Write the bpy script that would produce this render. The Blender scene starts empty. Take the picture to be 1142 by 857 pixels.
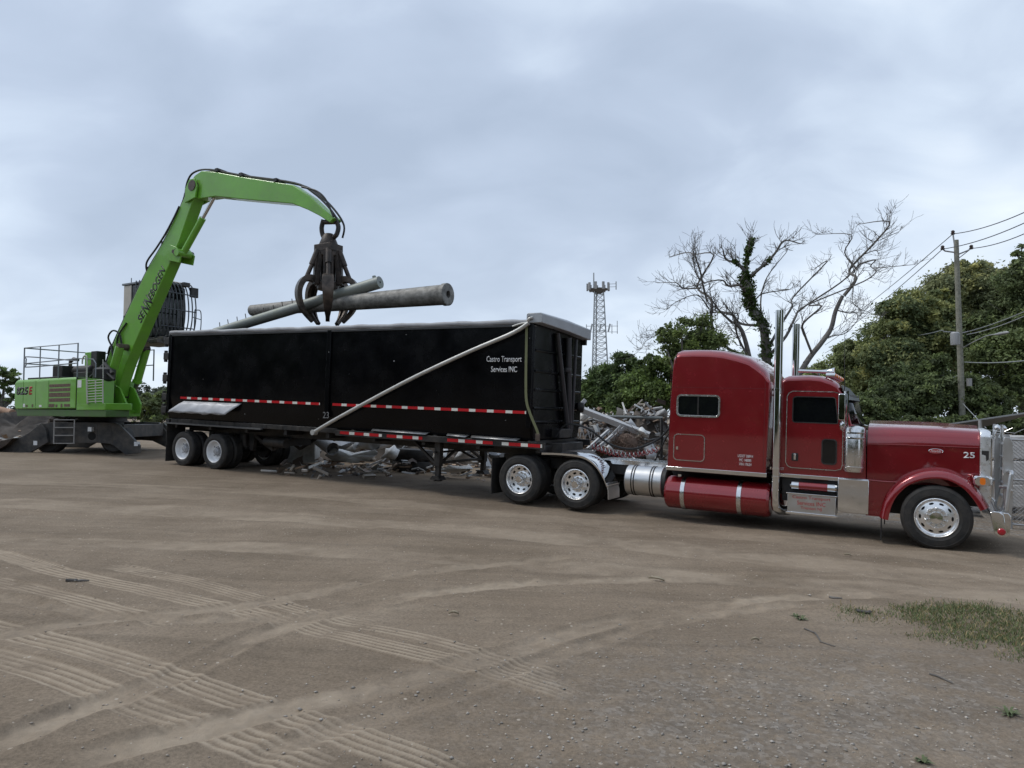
import bpy, bmesh, math, random
import numpy as np
from mathutils import Vector, Matrix
rnd = random.Random(11); NP = np.random.default_rng(5)
S = bpy.context.scene; COL = S.collection; R = math.radians
# ------------------------------------------------------------------ camera
HOR, FOC = 465.0, 792.0                    # horizon row and focal length in pixels of a 1142 x 857 frame
PITCH = math.atan((HOR-428.5)/FOC)
cd = bpy.data.cameras.new('camera'); cam = bpy.data.objects.new('camera', cd); COL.objects.link(cam)
cd.sensor_width = 36; cd.lens = 36*FOC/1142; cd.clip_end = 5000; cd.clip_start = .05
cam.location = (0, 0, 1.6); cam.rotation_euler = (math.pi/2+PITCH, 0, 0); S.camera = cam
# ------------------------------------------------------------------ sky and light
W = bpy.data.worlds.new('World'); S.world = W; W.use_nodes = True
nt = W.node_tree; N = nt.nodes; L = nt.links; N.clear()
SUN_EL, SUN_AZ = R(52), R(-80)
out = N.new('ShaderNodeOutputWorld'); sky = N.new('ShaderNodeTexSky'); sky.sky_type = 'NISHITA'; sky.sun_disc = False
sky.sun_elevation = SUN_EL; sky.sun_rotation = SUN_AZ
b1 = N.new('ShaderNodeBackground'); b1.inputs[1].default_value = .1; L.new(sky.outputs[0], b1.inputs[0])
tc = N.new('ShaderNodeTexCoord'); sx = N.new('ShaderNodeSeparateXYZ'); L.new(tc.outputs['Generated'], sx.inputs[0])
def wm(op, a, b=None):
    n = N.new('ShaderNodeMath'); n.operation = op
    for i, v in enumerate((a, b)):
        if v is None: continue
        if isinstance(v, (int, float)): n.inputs[i].default_value = v
        else: L.new(v, n.inputs[i])
    return n.outputs[0]
zz = wm('ADD', wm('MAXIMUM', sx.outputs[2], 0.0), .42)
cx = N.new('ShaderNodeCombineXYZ'); L.new(wm('DIVIDE', sx.outputs[0], zz), cx.inputs[0]); L.new(wm('DIVIDE', sx.outputs[1], zz), cx.inputs[1])
mp = N.new('ShaderNodeMapping'); mp.inputs['Location'].default_value = (3.1, 1.7, 0); mp.inputs['Rotation'].default_value = (0, 0, R(28)); mp.inputs['Scale'].default_value = (.9, 1.25, 1)
L.new(cx.outputs[0], mp.inputs[0])
def wnoise(scale, det, rough, dist):
    n = N.new('ShaderNodeTexNoise'); n.inputs['Scale'].default_value = scale; n.inputs['Detail'].default_value = det
    n.inputs['Roughness'].default_value = rough; n.inputs['Distortion'].default_value = dist; L.new(mp.outputs[0], n.inputs['Vector']); return n.outputs[0]
dens = wm('ADD', wm('MULTIPLY', wnoise(1.2, 3, .45, .5), .70), wm('MULTIPLY', wnoise(4.2, 6, .5, .4), .30))
rp = N.new('ShaderNodeValToRGB'); L.new(dens, rp.inputs[0]); e = rp.color_ramp.elements
e[0].position = .35; e[0].color = (.375, .45, .57, 1); e[1].position = .68; e[1].color = (.80, .875, .95, 1)
m1 = e.new(.46); m1.color = (.45, .53, .66, 1); m2 = e.new(.55); m2.color = (.57, .66, .785, 1)
b2 = N.new('ShaderNodeBackground'); hz_ = wm('MULTIPLY', wm('POWER', wm('SUBTRACT', 1.0, wm('MAXIMUM', sx.outputs[2], 0.0)), 7.0), .55); hm = N.new('ShaderNodeMix'); hm.data_type = 'RGBA'; L.new(hz_, hm.inputs[0]); L.new(rp.outputs[0], hm.inputs[6]); hm.inputs[7].default_value = (.69, .775, .87, 1); L.new(hm.outputs[2], b2.inputs[0]); b2.inputs[1].default_value = 1.0
mx = N.new('ShaderNodeMixShader'); mx.inputs[0].default_value = .93; L.new(b1.outputs[0], mx.inputs[1]); L.new(b2.outputs[0], mx.inputs[2]); L.new(mx.outputs[0], out.inputs[0])
sd = bpy.data.lights.new('sun', 'SUN'); sd.energy = 1.3; sd.angle = R(18); sd.color = (1, .96, .9)
sun = bpy.data.objects.new('sun', sd); COL.objects.link(sun); sun.rotation_euler = (math.pi/2-SUN_EL, 0, -SUN_AZ+math.pi)
S.view_settings.view_transform = 'Standard'; S.view_settings.look = 'None'; S.view_settings.exposure = .3; S.view_settings.gamma = 1
# ------------------------------------------------------------------ pixel -> place helpers (photograph pixels onto real planes)
CAM = np.array([0, 0, 1.6])
def ray(px, py):
    r = np.array([(px-571)/FOC, 1.0, (428.5-py)/FOC]); c, s = math.cos(PITCH), math.sin(PITCH)
    return np.array([r[0], c*r[1]-s*r[2], s*r[1]+c*r[2]])
def at(px, py, Y): r = ray(px, py); return Vector(CAM+r*(Y/r[1]))
TF = np.array([.87265, -.48685, -.03817]); TL = np.array([.48721, .87329, 0]); TU = np.array([.03333, -.0186, .99927]); TO = np.array([7.43866, 12.64794, -.55184])
def smin(v, lo, hi): return np.clip(v, lo, hi)
def gz(x, y):
    s = .8734*(np.asarray(x, float)-7.4387)-.4872*(np.asarray(y, float)-12.648)
    s = np.where(s < -26, -26+(s+26)*.35, s); s = np.where(s > 8, 8+(s-8)*.3, s)
    return -.552-.0382*smin(s, -40, 14)
def gnd(px, py):
    r = ray(px, py); t = 10.0
    for _ in range(40): p = CAM+r*t; t += (p[2]-float(gz(p[0], p[1])))/-(r[2])*.7
    return Vector(CAM+r*t)
# ------------------------------------------------------------------ materials
MATS = {}
def mat(name, col, rough=.6, metal=0., coat=0., var=.0, vscale=3., bump=0., bscale=30., dirt=None, dirtamt=.0, dscale=4., rvar=0., spec=.5, trans=0., attr=None, attramt=0.):
    if name in MATS: return MATS[name]
    m = bpy.data.materials.new(name); m.use_nodes = True; t = m.node_tree; n = t.nodes; l = t.links; p = n['Principled BSDF']
    p.inputs['Base Color'].default_value = (*col, 1); p.inputs['Roughness'].default_value = rough; p.inputs['Metallic'].default_value = metal
    p.inputs['Coat Weight'].default_value = coat; p.inputs['Coat Roughness'].default_value = .03; p.inputs['Coat IOR'].default_value = 1.65; p.inputs['Specular IOR Level'].default_value = spec
    co = n.new('ShaderNodeTexCoord')
    def noise(sc, det=5, ro=.6):
        z = n.new('ShaderNodeTexNoise'); z.inputs['Scale'].default_value = sc; z.inputs['Detail'].default_value = det; z.inputs['Roughness'].default_value = ro
        l.new(co.outputs['Object'], z.inputs['Vector']); return z.outputs[0]
    def ramp(fac, a, b, ca, cb):
        r = n.new('ShaderNodeValToRGB'); l.new(fac, r.inputs[0]); r.color_ramp.elements[0].position = a; r.color_ramp.elements[1].position = b
        r.color_ramp.elements[0].color = (*ca, 1); r.color_ramp.elements[1].color = (*cb, 1); return r.outputs[0]
    c = None
    if var: c = ramp(noise(vscale), .3, .7, [max(0, q*(1-var)) for q in col], [min(1, q*(1+var)) for q in col])
    if attr:
        a = n.new('ShaderNodeAttribute'); a.attribute_name = attr
        mxx = n.new('ShaderNodeMix'); mxx.data_type = 'RGBA'; mxx.blend_type = 'MULTIPLY'; mxx.inputs[0].default_value = attramt
        if c is None: mxx.inputs[6].default_value = (*col, 1)
        else: l.new(c, mxx.inputs[6])
        l.new(a.outputs['Color'], mxx.inputs[7]); c = mxx.outputs[2]
    if dirt:
        f = ramp(noise(dscale, 8, .7), .5-.25*dirtamt, .78-.25*dirtamt, (0, 0, 0), (dirtamt,)*3)
        mxx = n.new('ShaderNodeMix'); mxx.data_type = 'RGBA'; l.new(f, mxx.inputs[0])
        if c is None: mxx.inputs[6].default_value = (*col, 1)
        else: l.new(c, mxx.inputs[6])
        mxx.inputs[7].default_value = (*dirt, 1); c = mxx.outputs[2]
    if c is not None: l.new(c, p.inputs['Base Color'])
    if rvar: l.new(ramp(noise(dscale*1.7), .3, .75, (max(.02, rough-rvar),)*3, (min(1, rough+rvar),)*3), p.inputs['Roughness'])
    if bump:
        b = n.new('ShaderNodeBump'); b.inputs['Strength'].default_value = bump; b.inputs['Distance'].default_value = .02; l.new(noise(bscale, 6), b.inputs['Height']); l.new(b.outputs[0], p.inputs['Normal'])
    if trans:
        tr = n.new('ShaderNodeBsdfTranslucent'); ms = n.new('ShaderNodeMixShader'); ms.inputs[0].default_value = trans
        if c is not None: l.new(c, tr.inputs[0])
        else: tr.inputs[0].default_value = (*col, 1)
        l.new(p.outputs[0], ms.inputs[1]); l.new(tr.outputs[0], ms.inputs[2]); l.new(ms.outputs[0], n['Material Output'].inputs[0])
    MATS[name] = m; return m
DUST = (.26, .22, .175)
red = mat('red_paint', (.26, .0105, .0165), .25, .42, coat=.9, var=.06, vscale=1.2, dirt=(.13, .06, .05), dirtamt=.07, dscale=2.2, rvar=.06)
chrome = mat('chrome', (.70, .71, .72), .07, 1, rvar=.05, dscale=5)
alum = mat('polished_aluminium', (.72, .73, .74), .24, 1, rvar=.1, dscale=8, dirt=(.35, .33, .3), dirtamt=.3)
alloy = mat('wheel_alloy', (.88, .88, .88), .32, .9, rvar=.08, dscale=12)
brushed = mat('brushed_steel', (.62, .62, .62), .36, 1, rvar=.1, dscale=3)
black = mat('black_frame_paint', (.012, .012, .013), .5, var=.3, dirt=(.12, .1, .08), dirtamt=.35, dscale=3)
rubber = mat('tyre_rubber', (.016, .016, .016), .72, var=.25, vscale=6, dirt=(.11, .092, .075), dirtamt=.32, dscale=5, bump=.25, bscale=60)
tblack = mat('trailer_black', (.0022, .0024, .0034), .24, var=.3, vscale=.8, dirt=(.014, .015, .018), dirtamt=.2, dscale=1.1, rvar=.1, bump=.22, bscale=1.5, spec=.2)
def speckle(m, col):
    t = m.node_tree; n = t.nodes; l = t.links; p = n['Principled BSDF']; co = n.new('ShaderNodeTexCoord'); mp_ = n.new('ShaderNodeMapping'); mp_.inputs['Scale'].default_value = (2.2, 1, 4.5); mp_.inputs['Rotation'].default_value = (0, R(20), 0); l.new(co.outputs['Object'], mp_.inputs[0])
    ns = n.new('ShaderNodeTexNoise'); ns.inputs['Scale'].default_value = 1.3; ns.inputs['Detail'].default_value = 4; l.new(mp_.outputs[0], ns.inputs['Vector']); va = n.new('ShaderNodeMix'); va.data_type = 'RGBA'; va.inputs[0].default_value = .25; l.new(mp_.outputs[0], va.inputs[6]); l.new(ns.outputs['Color'], va.inputs[7])
    vo = n.new('ShaderNodeTexVoronoi'); vo.inputs['Scale'].default_value = 2.4; l.new(va.outputs[2], vo.inputs['Vector']); lt_ = n.new('ShaderNodeMath'); lt_.operation = 'LESS_THAN'; sc = n.new('ShaderNodeSeparateColor'); l.new(vo.outputs['Color'], sc.inputs[0])
    pw = n.new('ShaderNodeMath'); pw.operation = 'POWER'; pw.inputs[1].default_value = 8; l.new(sc.outputs[0], pw.inputs[0]); ml = n.new('ShaderNodeMath'); ml.operation = 'MULTIPLY'; ml.inputs[1].default_value = .11; l.new(pw.outputs[0], ml.inputs[0]); l.new(vo.outputs['Distance'], lt_.inputs[0]); l.new(ml.outputs[0], lt_.inputs[1])
    old = p.inputs['Base Color'].links[0].from_socket; mx_ = n.new('ShaderNodeMix'); mx_.data_type = 'RGBA'; l.new(lt_.outputs[0], mx_.inputs[0]); l.new(old, mx_.inputs[6]); mx_.inputs[7].default_value = (*col, 1); l.new(mx_.outputs[2], p.inputs['Base Color'])
speckle(tblack, (.22, .22, .22))
glass = mat('dark_glass', (.006, .007, .008), .04, spec=.5)
white = mat('white_paint', (.8, .81, .82), .4, var=.05, dirt=(.4, .37, .33), dirtamt=.25, dscale=9)
wlet = mat('white_lettering', (.75, .75, .75), .5); klet = mat('black_lettering', (.012, .012, .012), .5); rlet = mat('red_lettering', (.45, .02, .02), .5)
tred = mat('red_reflector', (.5, .008, .015), .3, spec=.6); twht = mat('silver_reflector', (.75, .74, .68), .3)
amber = mat('amber_lens', (.85, .2, .01), .2, coat=.5); redlens = mat('red_lens', (.4, .01, .02), .2, coat=.5)
clear = mat('clear_lens', (.8, .8, .78), .15, coat=.6)
galv = mat('galvanised_sheet', (.36, .37, .39), .55, .35, var=.15, vscale=4, rvar=.1, bump=.25, bscale=5)
green = mat('green_paint', (.145, .39, .032), .38, coat=.25, var=.1, vscale=1.5, dirt=(.16, .2, .1), dirtamt=.3, dscale=1.6, rvar=.08)
dgrey = mat('dark_grey_paint', (.028, .03, .033), .55, var=.25, dirt=(.17, .145, .12), dirtamt=.5, dscale=2.5)
grail = mat('grey_rail', (.2, .22, .24), .5, .2)
lrail = mat('galvanised_rail', (.4, .4, .4), .45, .5)
rodm = mat('cylinder_rod', (.7, .7, .7), .15, 1)
rustst = mat('worn_steel', (.06, .052, .047), .5, .4, var=.4, vscale=5, dirt=(.16, .11, .08), dirtamt=.5, dscale=5, bump=.3)
hose_m = mat('rubber_hose', (.012, .012, .012), .5)
beige = mat('beige_panel', (.5, .46, .4), .5, var=.1)
louv = mat('rusty_grille', (.13, .085, .06), .7, var=.4, vscale=14)
tarpm = mat('grey_tarp', (.33, .34, .36), .55, var=.12, vscale=2.5, dirt=(.15, .14, .13), dirtamt=.5, dscale=1.5)
polem = mat('pale_pole_metal', (.5, .5, .48), .42, .4, var=.12, vscale=6)
strapm = mat('olive_strap', (.15, .16, .08), .75)
# ------------------------------------------------------------------ mesh builder
def rot_to(d):
    d = Vector(d).normalized(); return d.to_track_quat('Z', 'Y').to_matrix()
class MB:
    def __init__(s, shift=(0, 0, 0)): s.v = []; s.f = []; s.sh = shift
    def add(s, vs, fs):
        o = len(s.v); s.v += [(p[0]+s.sh[0], p[1]+s.sh[1], p[2]+s.sh[2]) for p in vs]; s.f += [tuple(i+o for i in f) for f in fs]; return s
    def box(s, x0, x1, y0, y1, z0, z1):
        return s.add([(x, y, z) for x in (x0, x1) for y in (y0, y1) for z in (z0, z1)], [(0, 1, 3, 2), (4, 6, 7, 5), (0, 4, 5, 1), (2, 3, 7, 6), (0, 2, 6, 4), (1, 5, 7, 3)])
    def obox(s, c, size, M):
        c = Vector(c); h = [q/2 for q in size]
        return s.add([c+M@Vector((x*h[0], y*h[1], z*h[2])) for x in (-1, 1) for y in (-1, 1) for z in (-1, 1)], [(0, 1, 3, 2), (4, 6, 7, 5), (0, 4, 5, 1), (2, 3, 7, 6), (0, 2, 6, 4), (1, 5, 7, 3)])
    def beam(s, p, q, w, h):
        p, q = Vector(p), Vector(q); return s.obox((p+q)/2, (w, h, (q-p).length), rot_to(q-p))
    def loft(s, rings, cap=True, closed=True):
        n = len(rings[0]); vs = [p for r in rings for p in r]; fs = []
        for i in range(len(rings)-1):
            for j in range(n if closed else n-1):
                k = (j+1) % n; fs.append((i*n+j, i*n+k, (i+1)*n+k, (i+1)*n+j))
        if cap and closed: fs += [tuple(range(n))[::-1], tuple((len(rings)-1)*n+j for j in range(n))]
        return s.add(vs, fs)
    def tube(s, pts, r, n=8, cap=True):
        P = [Vector(p) for p in pts]; rr = r if isinstance(r, (list, tuple)) else [r]*len(P); rings = []
        t = (P[1]-P[0]).normalized(); u = t.orthogonal().normalized()
        for i, p in enumerate(P):
            t = ((P[min(i+1, len(P)-1)]-P[i]).normalized()+(P[i]-P[max(i-1, 0)]).normalized())
            if t.length < 1e-6: t = P[-1]-P[0]
            t.normalize(); u = (u-t*u.dot(t)); u = u.normalized() if u.length > 1e-6 else t.orthogonal().normalized(); w = t.cross(u)
            rings.append([p+(u*math.cos(2*math.pi*k/n)+w*math.sin(2*math.pi*k/n))*rr[i] for k in range(n)])
        return s.loft(rings, cap)
    def lathe(s, prof, o, axis, n=48, cap=False):
        M = rot_to(axis); o = Vector(o)
        return s.loft([[o+M@Vector((r*math.cos(2*math.pi*k/n), r*math.sin(2*math.pi*k/n), h)) for k in range(n)] for r, h in prof], cap)
    def cyl(s, p, q, r, n=16, r2=None):
        return s.tube([p, q], [r, r if r2 is None else r2], n)
    def prism(s, poly, y0, y1): return s.loft([[(x, y0, z) for x, z in poly], [(x, y1, z) for x, z in poly]])
    def ring(s, outer, inner, y0, y1):
        return s.loft([[(x, y, z) for x, z in pl] for pl, y in ((outer, y0), (inner, y0), (inner, y1), (outer, y1), (outer, y0))], False)
    def build(s, name, m, parent=None, bevel=0., ang=35, seg=2, loc=None):
        me = bpy.data.meshes.new(name); me.from_pydata([tuple(v) for v in s.v], [], s.f)
        b = bmesh.new(); b.from_mesh(me); bmesh.ops.recalc_face_normals(b, faces=b.faces); b.to_mesh(me); b.free()
        me.polygons.foreach_set('use_smooth', [True]*len(me.polygons)); me.set_sharp_from_angle(angle=R(ang))
        me.materials.append(m); o = bpy.data.objects.new(name, me); COL.objects.link(o)
        if parent: o.parent = parent
        if loc is not None: o.location = loc
        if bevel:
            k = o.modifiers.new('bevel', 'BEVEL'); k.width = bevel; k.segments = seg; k.limit_method = 'ANGLE'; k.angle_limit = R(40)
        return o
def build_each(mb, name, m, parent=None, **kw):
    """one object for every connected piece of the builder"""
    n = len(mb.v); root = list(range(n))
    def find(i):
        while root[i] != i: root[i] = root[root[i]]; i = root[i]
        return i
    for f in mb.f:
        for i in f[1:]: root[find(i)] = find(f[0])
    grp = {}
    for f in mb.f: grp.setdefault(find(f[0]), []).append(f)
    out_ = []
    for fs in grp.values():
        ids = sorted({i for f in fs for i in f}); mp2 = {k: j for j, k in enumerate(ids)}; q2 = MB(); q2.add([mb.v[i] for i in ids], [tuple(mp2[i] for i in f) for f in fs]); out_.append(q2.build(name, m, parent, **kw))
    return out_
def rrect(x0, x1, z0, z1, r, n=5):
    P = []
    for cx_, cz_, a in ((x1-r, z0+r, -90), (x1-r, z1-r, 0), (x0+r, z1-r, 90), (x0+r, z0+r, 180)):
        for k in range(n+1): t = R(a+90*k/n); P.append((cx_+r*math.cos(t), cz_+r*math.sin(t)))
    return P
def spline(pts, n=6):
    P = [Vector(p) for p in pts]; Q = []
    for i in range(len(P)-1):
        a, b, c, d = P[max(i-1, 0)], P[i], P[i+1], P[min(i+2, len(P)-1)]
        for k in range(n):
            t = k/n; Q.append(.5*((2*b)+(c-a)*t+(2*a-5*b+4*c-d)*t*t+(3*b-a-3*c+d)*t**3))
    return Q+[P[-1]]
def tag(o, label, cat, group=None, kind=None):
    if label: o['label'] = label
    if cat: o['category'] = cat
    if group: o['group'] = group
    if kind: o['kind'] = kind
    return o
def thing(name, label, cat, M=None, group=None):
    o = bpy.data.objects.new(name, None); COL.objects.link(o); o.empty_display_size = .2
    if M is not None: o.matrix_world = M
    return tag(o, label, cat, group)
def copy_part(o, parent, loc=None, rz=None):
    c = o.copy(); COL.objects.link(c); c.parent = parent
    if loc is not None: c.location = loc
    if rz is not None: c.rotation_euler = (0, 0, rz)
    for ch in list(o.children): copy_part(ch, c)
    return c
def lettering(name, body, m, parent, loc, w=None, h=None, bold=.0, shear=0., rot=(math.pi/2, 0, 0), ext=.002, align='CENTER', spacing=1.):
    cu = bpy.data.curves.new('t', 'FONT'); cu.body = body; cu.align_x = align; cu.align_y = 'CENTER'; cu.size = 1; cu.offset = bold; cu.shear = shear; cu.extrude = .0; cu.space_character = spacing
    cu.resolution_u = 3
    t = bpy.data.objects.new('t', cu); me = bpy.data.meshes.new_from_object(t); bpy.data.objects.remove(t)
    me.name = name; c = np.empty(len(me.vertices)*3); me.vertices.foreach_get('co', c); c = c.reshape(-1, 3)
    lo, hi = c.min(0), c.max(0); c -= (lo+hi)/2; sw, shh = hi[0]-lo[0], hi[1]-lo[1]
    fx = w/sw if w else h/shh; fy = h/shh if h else fx
    c[:, 0] *= fx; c[:, 1] *= fy; me.vertices.foreach_set('co', c.ravel()); me.materials.clear(); me.materials.append(m)
    o = bpy.data.objects.new(name, me); COL.objects.link(o); o.parent = parent; o.location = loc; o.rotation_euler = rot
    if ext: k = o.modifiers.new('solid', 'SOLIDIFY'); k.thickness = ext; k.offset = 0
    return o
def frame_matrix(o, f, l, u):
    return Matrix(((f[0], l[0], u[0], o[0]), (f[1], l[1], u[1], o[1]), (f[2], l[2], u[2], o[2]), (0, 0, 0, 1)))
def mesh_np(name, verts, quads, m, parent=None, attrs=None, smooth=False):
    """big meshes: verts (n,3), quads (f,k); attrs = {name: (f,) floats written as a face colour}"""
    me = bpy.data.meshes.new(name); nv, nf, k = len(verts), len(quads), quads.shape[1]
    me.vertices.add(nv); me.vertices.foreach_set('co', np.ascontiguousarray(verts, np.float32).ravel())
    me.loops.add(nf*k); me.loops.foreach_set('vertex_index', np.ascontiguousarray(quads, np.int32).ravel())
    me.polygons.add(nf); me.polygons.foreach_set('loop_start', np.arange(0, nf*k, k, dtype=np.int32))
    if smooth: me.polygons.foreach_set('use_smooth', np.ones(nf, bool))
    me.update(calc_edges=True)
    for nm, v in (attrs or {}).items():
        v = np.asarray(v, np.float32); dom = 'FACE' if len(v) == nf else 'POINT'
        a = me.attributes.new(nm, 'FLOAT_COLOR', dom); c = np.ones((len(v), 4), np.float32)
        c[:, :3] = v if v.ndim == 2 else v[:, None]
        a.data.foreach_set('color', c.ravel())
    me.materials.append(m); o = bpy.data.objects.new(name, me); COL.objects.link(o)
    if parent: o.parent = parent
    return o
def vnoise(x, y, seed=0):
    g = np.random.default_rng(seed).random((257, 257)); g[256] = g[0]; g[:, 256] = g[:, 0]; xi = np.floor(x).astype(int); yi = np.floor(y).astype(int); fx = x-xi; fy = y-yi
    fx = fx*fx*(3-2*fx); fy = fy*fy*(3-2*fy); a = xi % 256; b = yi % 256
    return (g[a, b]*(1-fx)+g[a+1, b]*fx)*(1-fy)+(g[a, b+1]*(1-fx)+g[a+1, b+1]*fx)*fy-.5
def fbm(x, y, f, octv, seed):
    return sum(vnoise(x*f*2**k+17*k, y*f*2**k+31*k, seed+k)*.5**k for k in range(octv))
exec_after = []
# ================================================================== GROUND
def axis_steps(parts):
    a = [parts[0][0]]
    for lo, hi, st in parts:
        n = max(1, int(round((hi-lo)/st))); a += list(np.linspace(lo, hi, n+1)[1:])
    return np.array(a)
gxs = axis_steps([(-900, -60, 60), (-60, -24, 2), (-24, -12, .3), (-12, -7, .08), (-7, -5, .03), (-5, 3.5, .016), (3.5, 7.5, .026), (7.5, 14, .08), (14, 30, .5), (30, 60, 3), (60, 900, 60)])
gys = axis_steps([(-60, -6, 6), (-6, 2, .5), (2, 3.2, .1), (3.2, 8.5, .014), (8.5, 13, .035), (13, 20, .07), (20, 32, .25), (32, 70, 2), (70, 250, 20), (250, 2500, 150)])
GX, GY = np.meshgrid(gxs, gys, indexing='xy'); gx, gy = GX.ravel(), GY.ravel()
gh = np.zeros(len(gx)); dust = np.zeros(len(gx)); soft = np.zeros(len(gx))
near = np.where((np.abs(gx) < 14) & (gy > 2) & (gy < 21))[0]; nx, ny = gx[near], gy[near]
n1 = fbm(nx, ny, 1.1, 5, 3); n2 = fbm(nx, ny, 6, 4, 40); n3 = fbm(nx, ny, .35, 3, 80)
H = .035*n1+.010*n2+.05*n3; D = np.zeros(len(nx)); RIB = np.zeros(len(nx))
def track(pix, width, ribs, depth, dst, seed, gap=0.):
    """a wheel track: pixel polyline put on the ground; ribs = tread grooves pressed along it"""
    P = np.array([gnd(*p)[:2] for p in pix]); P = np.array([tuple(q)[:2] for q in spline([(a, b, 0) for a, b in P], 5)])
    bd = np.full(len(nx), 1e9); bs = np.zeros(len(nx)); bl = np.zeros(len(nx)); acc = 0
    for a, b in zip(P[:-1], P[1:]):
        d = b-a; ln = math.hypot(*d); d = d/ln
        lo, hi = np.minimum(a, b)-width, np.maximum(a, b)+width
        k = np.where((nx > lo[0]) & (nx < hi[0]) & (ny > lo[1]) & (ny < hi[1]))[0]
        rx, ry = nx[k]-a[0], ny[k]-a[1]; t = np.clip(rx*d[0]+ry*d[1], 0, ln); ox, oy = rx-t*d[0], ry-t*d[1]; dd = np.hypot(ox, oy)
        u = dd < bd[k]; k2 = k[u]; bd[k2] = dd[u]; bs[k2] = (d[0]*oy-d[1]*ox)[u]; bl[k2] = acc+t[u]; acc += ln
    edge = bs+(.012 if ribs else .05)*vnoise(bl*3, bs*0+seed, seed)
    m = np.clip((width/2-np.abs(edge))/(.03 if ribs else .08), 0, 1)*np.clip(bl/.3, 0, 1)*np.clip((acc-bl)/.3, 0, 1)
    wear = np.clip((.9 if ribs else .62)+1.3*vnoise(bl*1.3, bs*2+7, seed+3)+.7*vnoise(bl*6, bs*7, seed+5), 0, 1)
    if ribs:
        ph = np.cos(2*np.pi*(bs/width)*ribs+.25*vnoise(bl*1.2, bs*0, seed+9)); H[:] = H*(1-.75*m); rb = np.clip(ph*2.4+.9*vnoise(bl*9, bs*12, seed+21), -1, 1)
        H[:] += m*(-depth*.4+wear*depth*(.5+.5*rb)); D[:] = np.where(m*wear > .25, m*wear*dst*np.clip(.45+.85*rb, 0, 1.15), D)
    else:
        if width < .5: k_ = m*np.clip(wear*1.5, 0, 1); H[:] = H*(1-.85*k_)+.03*n2*k_; D[:] = D*(1-.6*k_)
        bm_ = np.exp(-((np.abs(edge)-width/2)/.05)**2)
        H[:] += m*(-depth)+bm_*depth*.7*np.clip(bl/.3, 0, 1)*np.clip((acc-bl)/.3, 0, 1); D[:] = np.maximum(D, m*wear*dst)
# broad driven lanes, then ribbed prints
for i, (px, w, dp, ds) in enumerate([
    ([(-30, 560), (300, 575), (600, 598), (900, 628), (1200, 662)], 1.1, .006, .55),
    ([(-30, 600), (300, 612), (600, 630), (900, 650), (1200, 672)], .7, .006, .6),
    ([(-30, 535), (300, 548), (600, 575), (900, 606), (1200, 640)], .8, .005, .4)]):
    track(px, w, 0, dp, ds, 500+i*13)
for i, (px, w, rb, dp) in enumerate([
    ([(-30, 612), (70, 640), (180, 662), (300, 690), (380, 710)], .32, 5, .009),
    ([(120, 632), (220, 650), (340, 683), (420, 697)], .30, 5, .009),
    ([(360, 704), (440, 722), (530, 742), (650, 775)], .30, 5, .010),
    ([(400, 697), (470, 710), (560, 734), (690, 770)], .28, 4, .010),
    ([(-60, 690), (60, 718), (180, 752), (300, 792), (420, 830), (520, 864)], .34, 5, .012),
    ([(-60, 722), (40, 748), (150, 788), (260, 826), (370, 862)], .34, 5, .012),
    ([(-40, 640), (90, 672), (200, 700)], .30, 5, .006)]):
    track(px, w, rb, dp, 1., 300+i*17)
# narrower paths driven later wipe out the prints they cross
for i, (px, w, dp, ds) in enumerate([
    ([(-40, 850), (100, 790), (200, 752), (310, 702), (450, 666), (600, 650), (800, 645)], .34, .014, .75),
    ([(-40, 715), (60, 700), (150, 690), (300, 672), (450, 640), (640, 622)], .34, .010, .5),
    ([(60, 857), (200, 822), (300, 795), (450, 758), (560, 728), (700, 690), (850, 668), (1000, 662)], .36, .014, .8),
    ([(250, 857), (400, 805), (520, 765), (640, 722), (760, 690), (900, 672)], .28, .012, .5),
    ([(-40, 662), (150, 690), (330, 690), (480, 672)], .3, .008, .35)]):
    track(px, w, 0, dp, ds, 100+i*13)
gh[near] = H*np.clip((14-np.abs(nx))/2, 0, 1)*np.clip((21-ny)/4, 0, 1); dust[near] = D
far = np.hypot(gx, gy) > 12; gh[far] += .05*fbm(gx, gy, .12, 3, 60)[far]
gzv = gz(gx, gy)+gh
nxn, nyn = len(gxs), len(gys); ii = (np.arange(nyn-1)[:, None]*nxn+np.arange(nxn-1)[None, :]).ravel()
quads = np.stack([ii, ii+1, ii+nxn+1, ii+nxn], 1)
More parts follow.
